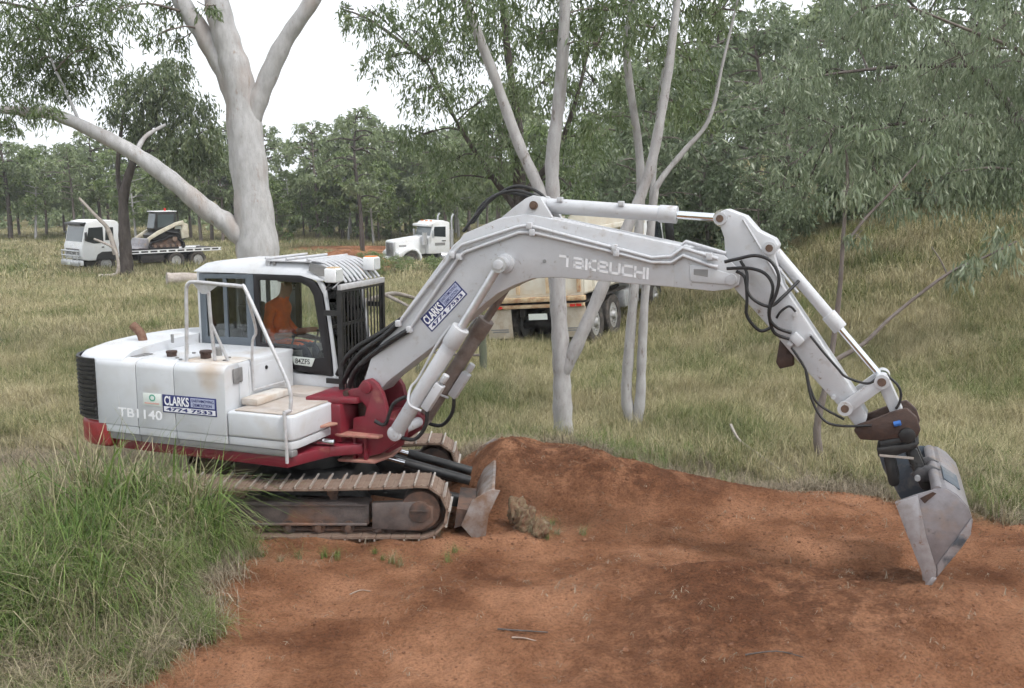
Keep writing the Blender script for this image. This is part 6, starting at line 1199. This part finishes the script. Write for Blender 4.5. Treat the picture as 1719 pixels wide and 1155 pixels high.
P1 = place(x, y, (sdv < -0.15 - 3.4 * rk ** 1.4) & clear_of(x, y) & (rng.random(len(x)) < thin), 0.55, 1.15)
x, y = pts(23000, 22.0, 48.0, 0.8, 3.0)
P2 = place(x, y, np.ones(x.shape, bool), 0.6, 1.15)
x, y = pts(15000, 44.0, 100.0, 0.75, 4.0); fs_ = np.maximum(g2(x, y, -8.6, 54.0, 3.0, 3.4, 4), g2(x, y, -10, 74, 7, 5, 4))
P3 = place(x, y, fs_ < 0.4, 0.7, 1.2)
scatter('field_grass', 'dry olive grass covering the field and slope behind the machine', 'grass', *P1, near_v)
scatter('field_grass', 'dry olive grass of the middle field around the tipper truck', 'grass', *P2, mid_v)
scatter('field_grass', 'dry grass of the far field around the parked trucks', 'grass', *P3, far_v)
# dead, trampled straw along the edge of the stripped earth and left of the machine
dead_v = [clump('dead_clump', 44, 0.22, 0.30, 0.006, 'gdead', 0.9, 0.7, 0.45) for _ in range(4)]
x = rng.uniform(-9, 11, 34000); y = rng.uniform(6.5, 18, 34000); sdv = soil_dist(x, y)
kp = (sdv < 0.05) & (sdv > -4.0) & clear_of(x, y) & (rng.random(len(x)) < np.exp(-np.maximum(0, -sdv - 0.2) * 0.5)) & ((rng.random(len(x)) < 0.55) | (x < -4))
P4 = place(x, y, kp, 0.5, 1.15)
xs_ = rng.uniform(-10, -3.6, 4200); ys_ = rng.uniform(10.4, 18, 4200)
P5 = place(xs_, ys_, clear_of(xs_, ys_), 0.5, 1.1)
scatter('dead_grass', 'grey-brown dead grass and straw along the edge of the red earth', 'dead grass', *[np.concatenate([a, b]) for a, b in zip(P4, P5)], dead_v)
# tall green grass on the near bank
tall_v = [clump('tall_clump', 46, 0.16, 0.85, w_, 'gtall', 0.36, 0.85) for w_ in (0.010, 0.013, 0.016, 0.018, 0.013, 0.016)]
bank_v = tall_v + [clump('tall_straw', 30, 0.14, 0.8, 0.006, 'gdead', 0.42, 0.8) for _ in range(3)]
x = rng.uniform(-8.5, -2.2, 5200); y = rng.uniform(6.2, 10.9, 5200); sdv = soil_dist(x, y) + 0.25 * wob(x, y, 2, 9)
k1 = (sdv < 0.0) & clear_of(x, y) & (rng.random(len(x)) < 0.30 + 0.7 * sst(-0.4, 0.5, wob(x * 0.9 + 4, y * 0.9, 1, 7)))
P6 = list(place(x, y, k1, 0.5, 1.05)); hgt_k = 0.66 + 0.55 * sst(6.9, 9.6, P6[0][:, 1]) * sst(-7.5, -4.5, P6[0][:, 0]); P6[2][:, 2] *= hgt_k
edge_s = sst(0.0, 0.9, -soil_dist(P6[0][:, 0], P6[0][:, 1])); P6[2] *= (0.55 + 0.45 * np.maximum(edge_s, sst(8.9, 9.5, P6[0][:, 1])))[:, None]
P6[2] *= (1 + 0.55 * g2(P6[0][:, 0], P6[0][:, 1], -3.75, 9.75, 1.1, 0.7))[:, None]
scatter('tall_grass', 'tall arching green grass on the bank in front of the excavator tail', 'grass', *P6, bank_v)
# fresh green tufts: by the bucket, below the forked gum, under the machine's edge
x = np.concatenate([rng.normal(6.3, 0.9, 420), rng.normal(1.6, 0.45, 90), rng.normal(-0.6, 0.5, 60), rng.normal(-3.1, 0.35, 70), rng.normal(0.24, 0.20, 26), rng.normal(-1.6, 0.5, 14)]); y = np.concatenate([rng.normal(12.0, 0.6, 420), rng.normal(13.7, 0.35, 90), rng.normal(14.4, 0.4, 60), rng.normal(10.0, 0.14, 70), rng.normal(10.72, 0.25, 26), rng.normal(9.95, 0.15, 14)])
P7 = list(place(x, y, ((soil_dist(x, y) < 0.12) | (np.arange(len(x)) > 639)) & clear_of(x, y), 0.28, 0.55)); P7[2][-40:] *= 0.55
scatter('green_tufts', 'fresh green grass tufts beside the red earth near the bucket', 'grass', *P7, tall_v)
# crumbs and clods of red earth
def big_clod(name):
    from mathutils import noise as mn
    bm = bmesh.new(); bmesh.ops.create_icosphere(bm, subdivisions=4, radius=1.0); of = Vector((random.random() * 9, 3, 1))
    for v in bm.verts: d = v.co.normalized(); v.co *= 0.85 + 0.55 * mn.noise(d * 1.3 + of) + 0.28 * mn.noise(d * 3.5 + of) + 0.12 * mn.noise(d * 9 + of)
    me = bpy.data.meshes.new(name); bm.to_mesh(me); bm.free(); me.materials.append(M['sod']); me.shade_smooth(); return bpy.data.objects.new(name, me)
def clod_obj(name, s):
    bm = bmesh.new(); bmesh.ops.create_icosphere(bm, subdivisions=2, radius=1.0)
    for v in bm.verts: v.co *= 0.75 + 0.45 * random.random(); v.co.z *= 0.7
    me = bpy.data.meshes.new(name); bm.to_mesh(me); bm.free(); me.materials.append(M['clod']); me.shade_smooth(); return bpy.data.objects.new(name, me)
M['sod'] = surf('brown_sod', (0.13, 0.066, 0.038), (0.17, 0.13, 0.075), 2.5, 0.95, lo=0.42, hi=0.62, bump=0.6, bscale=8)
M['clod'] = surf('red_clod', (0.17, 0.072, 0.036), (0.26, 0.12, 0.062), 3, 0.95, bump=0.6, bscale=6)
cl_v = [clod_obj('crumb', 1) for _ in range(5)]
x = rng.uniform(-4, 9, 16000); y = rng.uniform(6.5, 13.4, 16000); sdv = soil_dist(x, y); dens = 0.25 + 0.75 * sst(-0.2, 0.5, wob(x * 1.1, y * 1.1 + 7, 1, 8)) + 0.9 * g2(x, y, 0.9, 12.3, 1.4, 0.9)
P8 = list(place(x, y, (sdv > 0.05) & (rng.random(len(x)) < dens * 0.6), 0.004, 0.015)); big = rng.random(len(P8[0])) < 0.04; P8[2][big] *= 2.0
scatter('soil_crumbs', 'crumbs and small clods of red earth strewn over the stripped ground', 'soil', *P8, cl_v)
# straw scraps on the earth
x = rng.uniform(-3.5, 7, 900); y = rng.uniform(6.8, 12.8, 900)
straw_v = [clump('straw', 3, 0.06, 0.16, 0.005, 'gdead', 1.4, 0.2, 1.2) for _ in range(4)]
P9 = place(x, y, soil_dist(x, y) > 0.1, 0.4, 1.2); P9[0][:, 2] += 0.012
scatter('straw_scraps', 'scraps of straw and bark scattered on the red earth', 'straw', *P9, straw_v)

# ---- single things
def stick(name, label, pts_, r0, r1, cat='stick', mat='stick', extra=()):
    o0 = Vector((pts_[0][0], pts_[0][1], H(pts_[0][0], pts_[0][1]))); root_pts = [Vector((p[0], p[1], H(p[0], p[1]) + p[2])) - o0 for p in pts_]
    mb = MB(); branch(mb, root_pts, r0, r1, 8, 4)
    for e, a, b in extra: branch(mb, [Vector((p[0], p[1], H(p[0], p[1]) + p[2])) - o0 for p in e], a, b, 6, 4)
    o = mb.build(name, mat, None, smooth=80); o.location = o0; tag(o, label, cat); return o
stick('stick', 'short pale stick on the red earth below the track', [(-1.52, 9.0, 0.006), (-1.42, 9.025, 0.010), (-1.33, 9.03, 0.006)], 0.008, 0.004)
stick('stick', 'flat pale bark strip lying on the red earth near the bottom centre', [(0.0, 7.885, 0.005), (0.1, 7.86, 0.008), (0.2, 7.85, 0.005)], 0.009, 0.004)
stick('stick', 'thin dark twig lying on the red earth above the bark strip', [(-0.12, 8.08, 0.02), (0.1, 8.0, 0.03), (0.3, 7.99, 0.015)], 0.010, 0.005, mat='darkbark')
stick('stick', 'thin dark twig at the lower right of the red earth', [(1.85, 7.55, 0.02), (2.1, 7.56, 0.03), (2.3, 7.52, 0.015)], 0.008, 0.004, mat='darkbark')
stick('fallen_branch', 'curved grey branch fallen in the dead grass below the arm', [(3.20, 14.45, 0.30), (3.26, 14.15, 0.16), (3.40, 13.7, 0.12), (3.62, 13.2, 0.08), (3.75, 13.0, 0.04)], 0.022, 0.010, 'branch', 'deadwood')
stick('fallen_log', 'pale weathered log lying in the field left of the cab', [(-14.35, 42.0, 0.50), (-13.2, 42.6, 0.42), (-11.6, 43.2, 0.25)], 0.30, 0.16, 'log', 'deadwood')
stick('fallen_branch', 'bleached dead branches lying in the grass right of the cab guard', [(-5.4, 34.5, 0.30), (-4.7, 34.4, 0.55), (-4.0, 34.6, 0.70), (-3.2, 35.2, 0.40)], 0.10, 0.06, 'branch', 'deadwood',
      [([(-4.9, 34.4, 0.45), (-4.9, 34.2, 0.85), (-5.2, 34.0, 1.1)], 0.05, 0.02), ([(-4.3, 34.5, 0.65), (-3.8, 34.2, 0.45), (-3.3, 34.0, 0.2)], 0.07, 0.04)])
stick('dead_limb', 'bare leaning dead limb propped against the dark-trunked tree', [(-19.86, 48.6, 0.20), (-19.0, 48.6, 0.30), (-18.95, 48.7, 1.0), (-19.2, 48.8, 1.55), (-20.1, 48.9, 1.95)], 0.10, 0.05, 'branch', 'deadwood',
      [([(-19.1, 48.9, 1.2), (-19.4, 48.9, 2.4), (-19.9, 48.9, 3.0), (-20.7, 48.9, 3.9)], 0.13, 0.06)])
# fence
fz = H(-0.56, 19.7)
FE = empty('fence', (-0.56, 19.7, fz), 0, 'old rail fence with a mossy green post, behind the boom cylinder', 'fence')
for i, (dx, dy, hh) in enumerate(((0, 0, 1.0), (-1.32, 0.15, 0.72))):
    mb = MB(); z0 = H(-0.56 + dx, 19.7 + dy) - fz
    branch(mb, [(dx, dy, z0 - 0.1), (dx - 0.01, dy, z0 + hh * 0.5), (dx - 0.03, dy, z0 + hh)], 0.082 if i == 0 else 0.05, 0.072 if i == 0 else 0.045, 12, 3); mb.build('post', 'greenpost', FE, smooth=60)
mb = MB(); branch(mb, [(0.0, -0.02, 0.50), (-0.6, 0.05, 0.50), (-1.32, 0.13, 0.56), (-2.2, 0.2, 0.52)], 0.028, 0.022, 8, 3); mb.build('rail', 'midbark', FE, smooth=60)
# grassy clod pushed up by the blade
bm = MB(); cr = []
for k in range(3):
    o = big_clod('earth_clod'); COL.objects.link(o); o.location = [(0.14, 10.62, H(0.14, 10.62) + 0.10), (0.30, 10.45, H(0.3, 10.45) + 0.07), (0.05, 10.85, H(0.05, 10.85) + 0.20)][k]
    s = (0.13, 0.10, 0.12)[k]; o.scale = (s * 0.8, s, s * 1.25); o.rotation_euler = (0.3 * k, 0.5, k)
    tag(o, ['largest red earth clod in front of the blade end', 'smaller red clod rolled furthest from the blade', 'red clod leaning on the blade face'][k], 'clod')
# ================================================================== the air: a thin pale haze over the whole field
hz = MB().box(-170, 170, -6, 175, -3.2, 18.0).build('haze', 'white', smooth=0); hz.data.materials.clear()
hm_, hn, ho = new_mat('pale_haze'); pvn = nd(hn, 'ShaderNodeVolumePrincipled'); pvn.inputs['Density'].default_value = 0.0006; pvn.inputs['Color'].default_value = (0.93, 0.95, 0.98, 1)
hn.links.new(pvn.outputs[0], ho.inputs['Volume']); hz.data.materials.append(hm_); tag(hz, 'thin pale haze over the field and woodland', 'haze', kind='stuff')
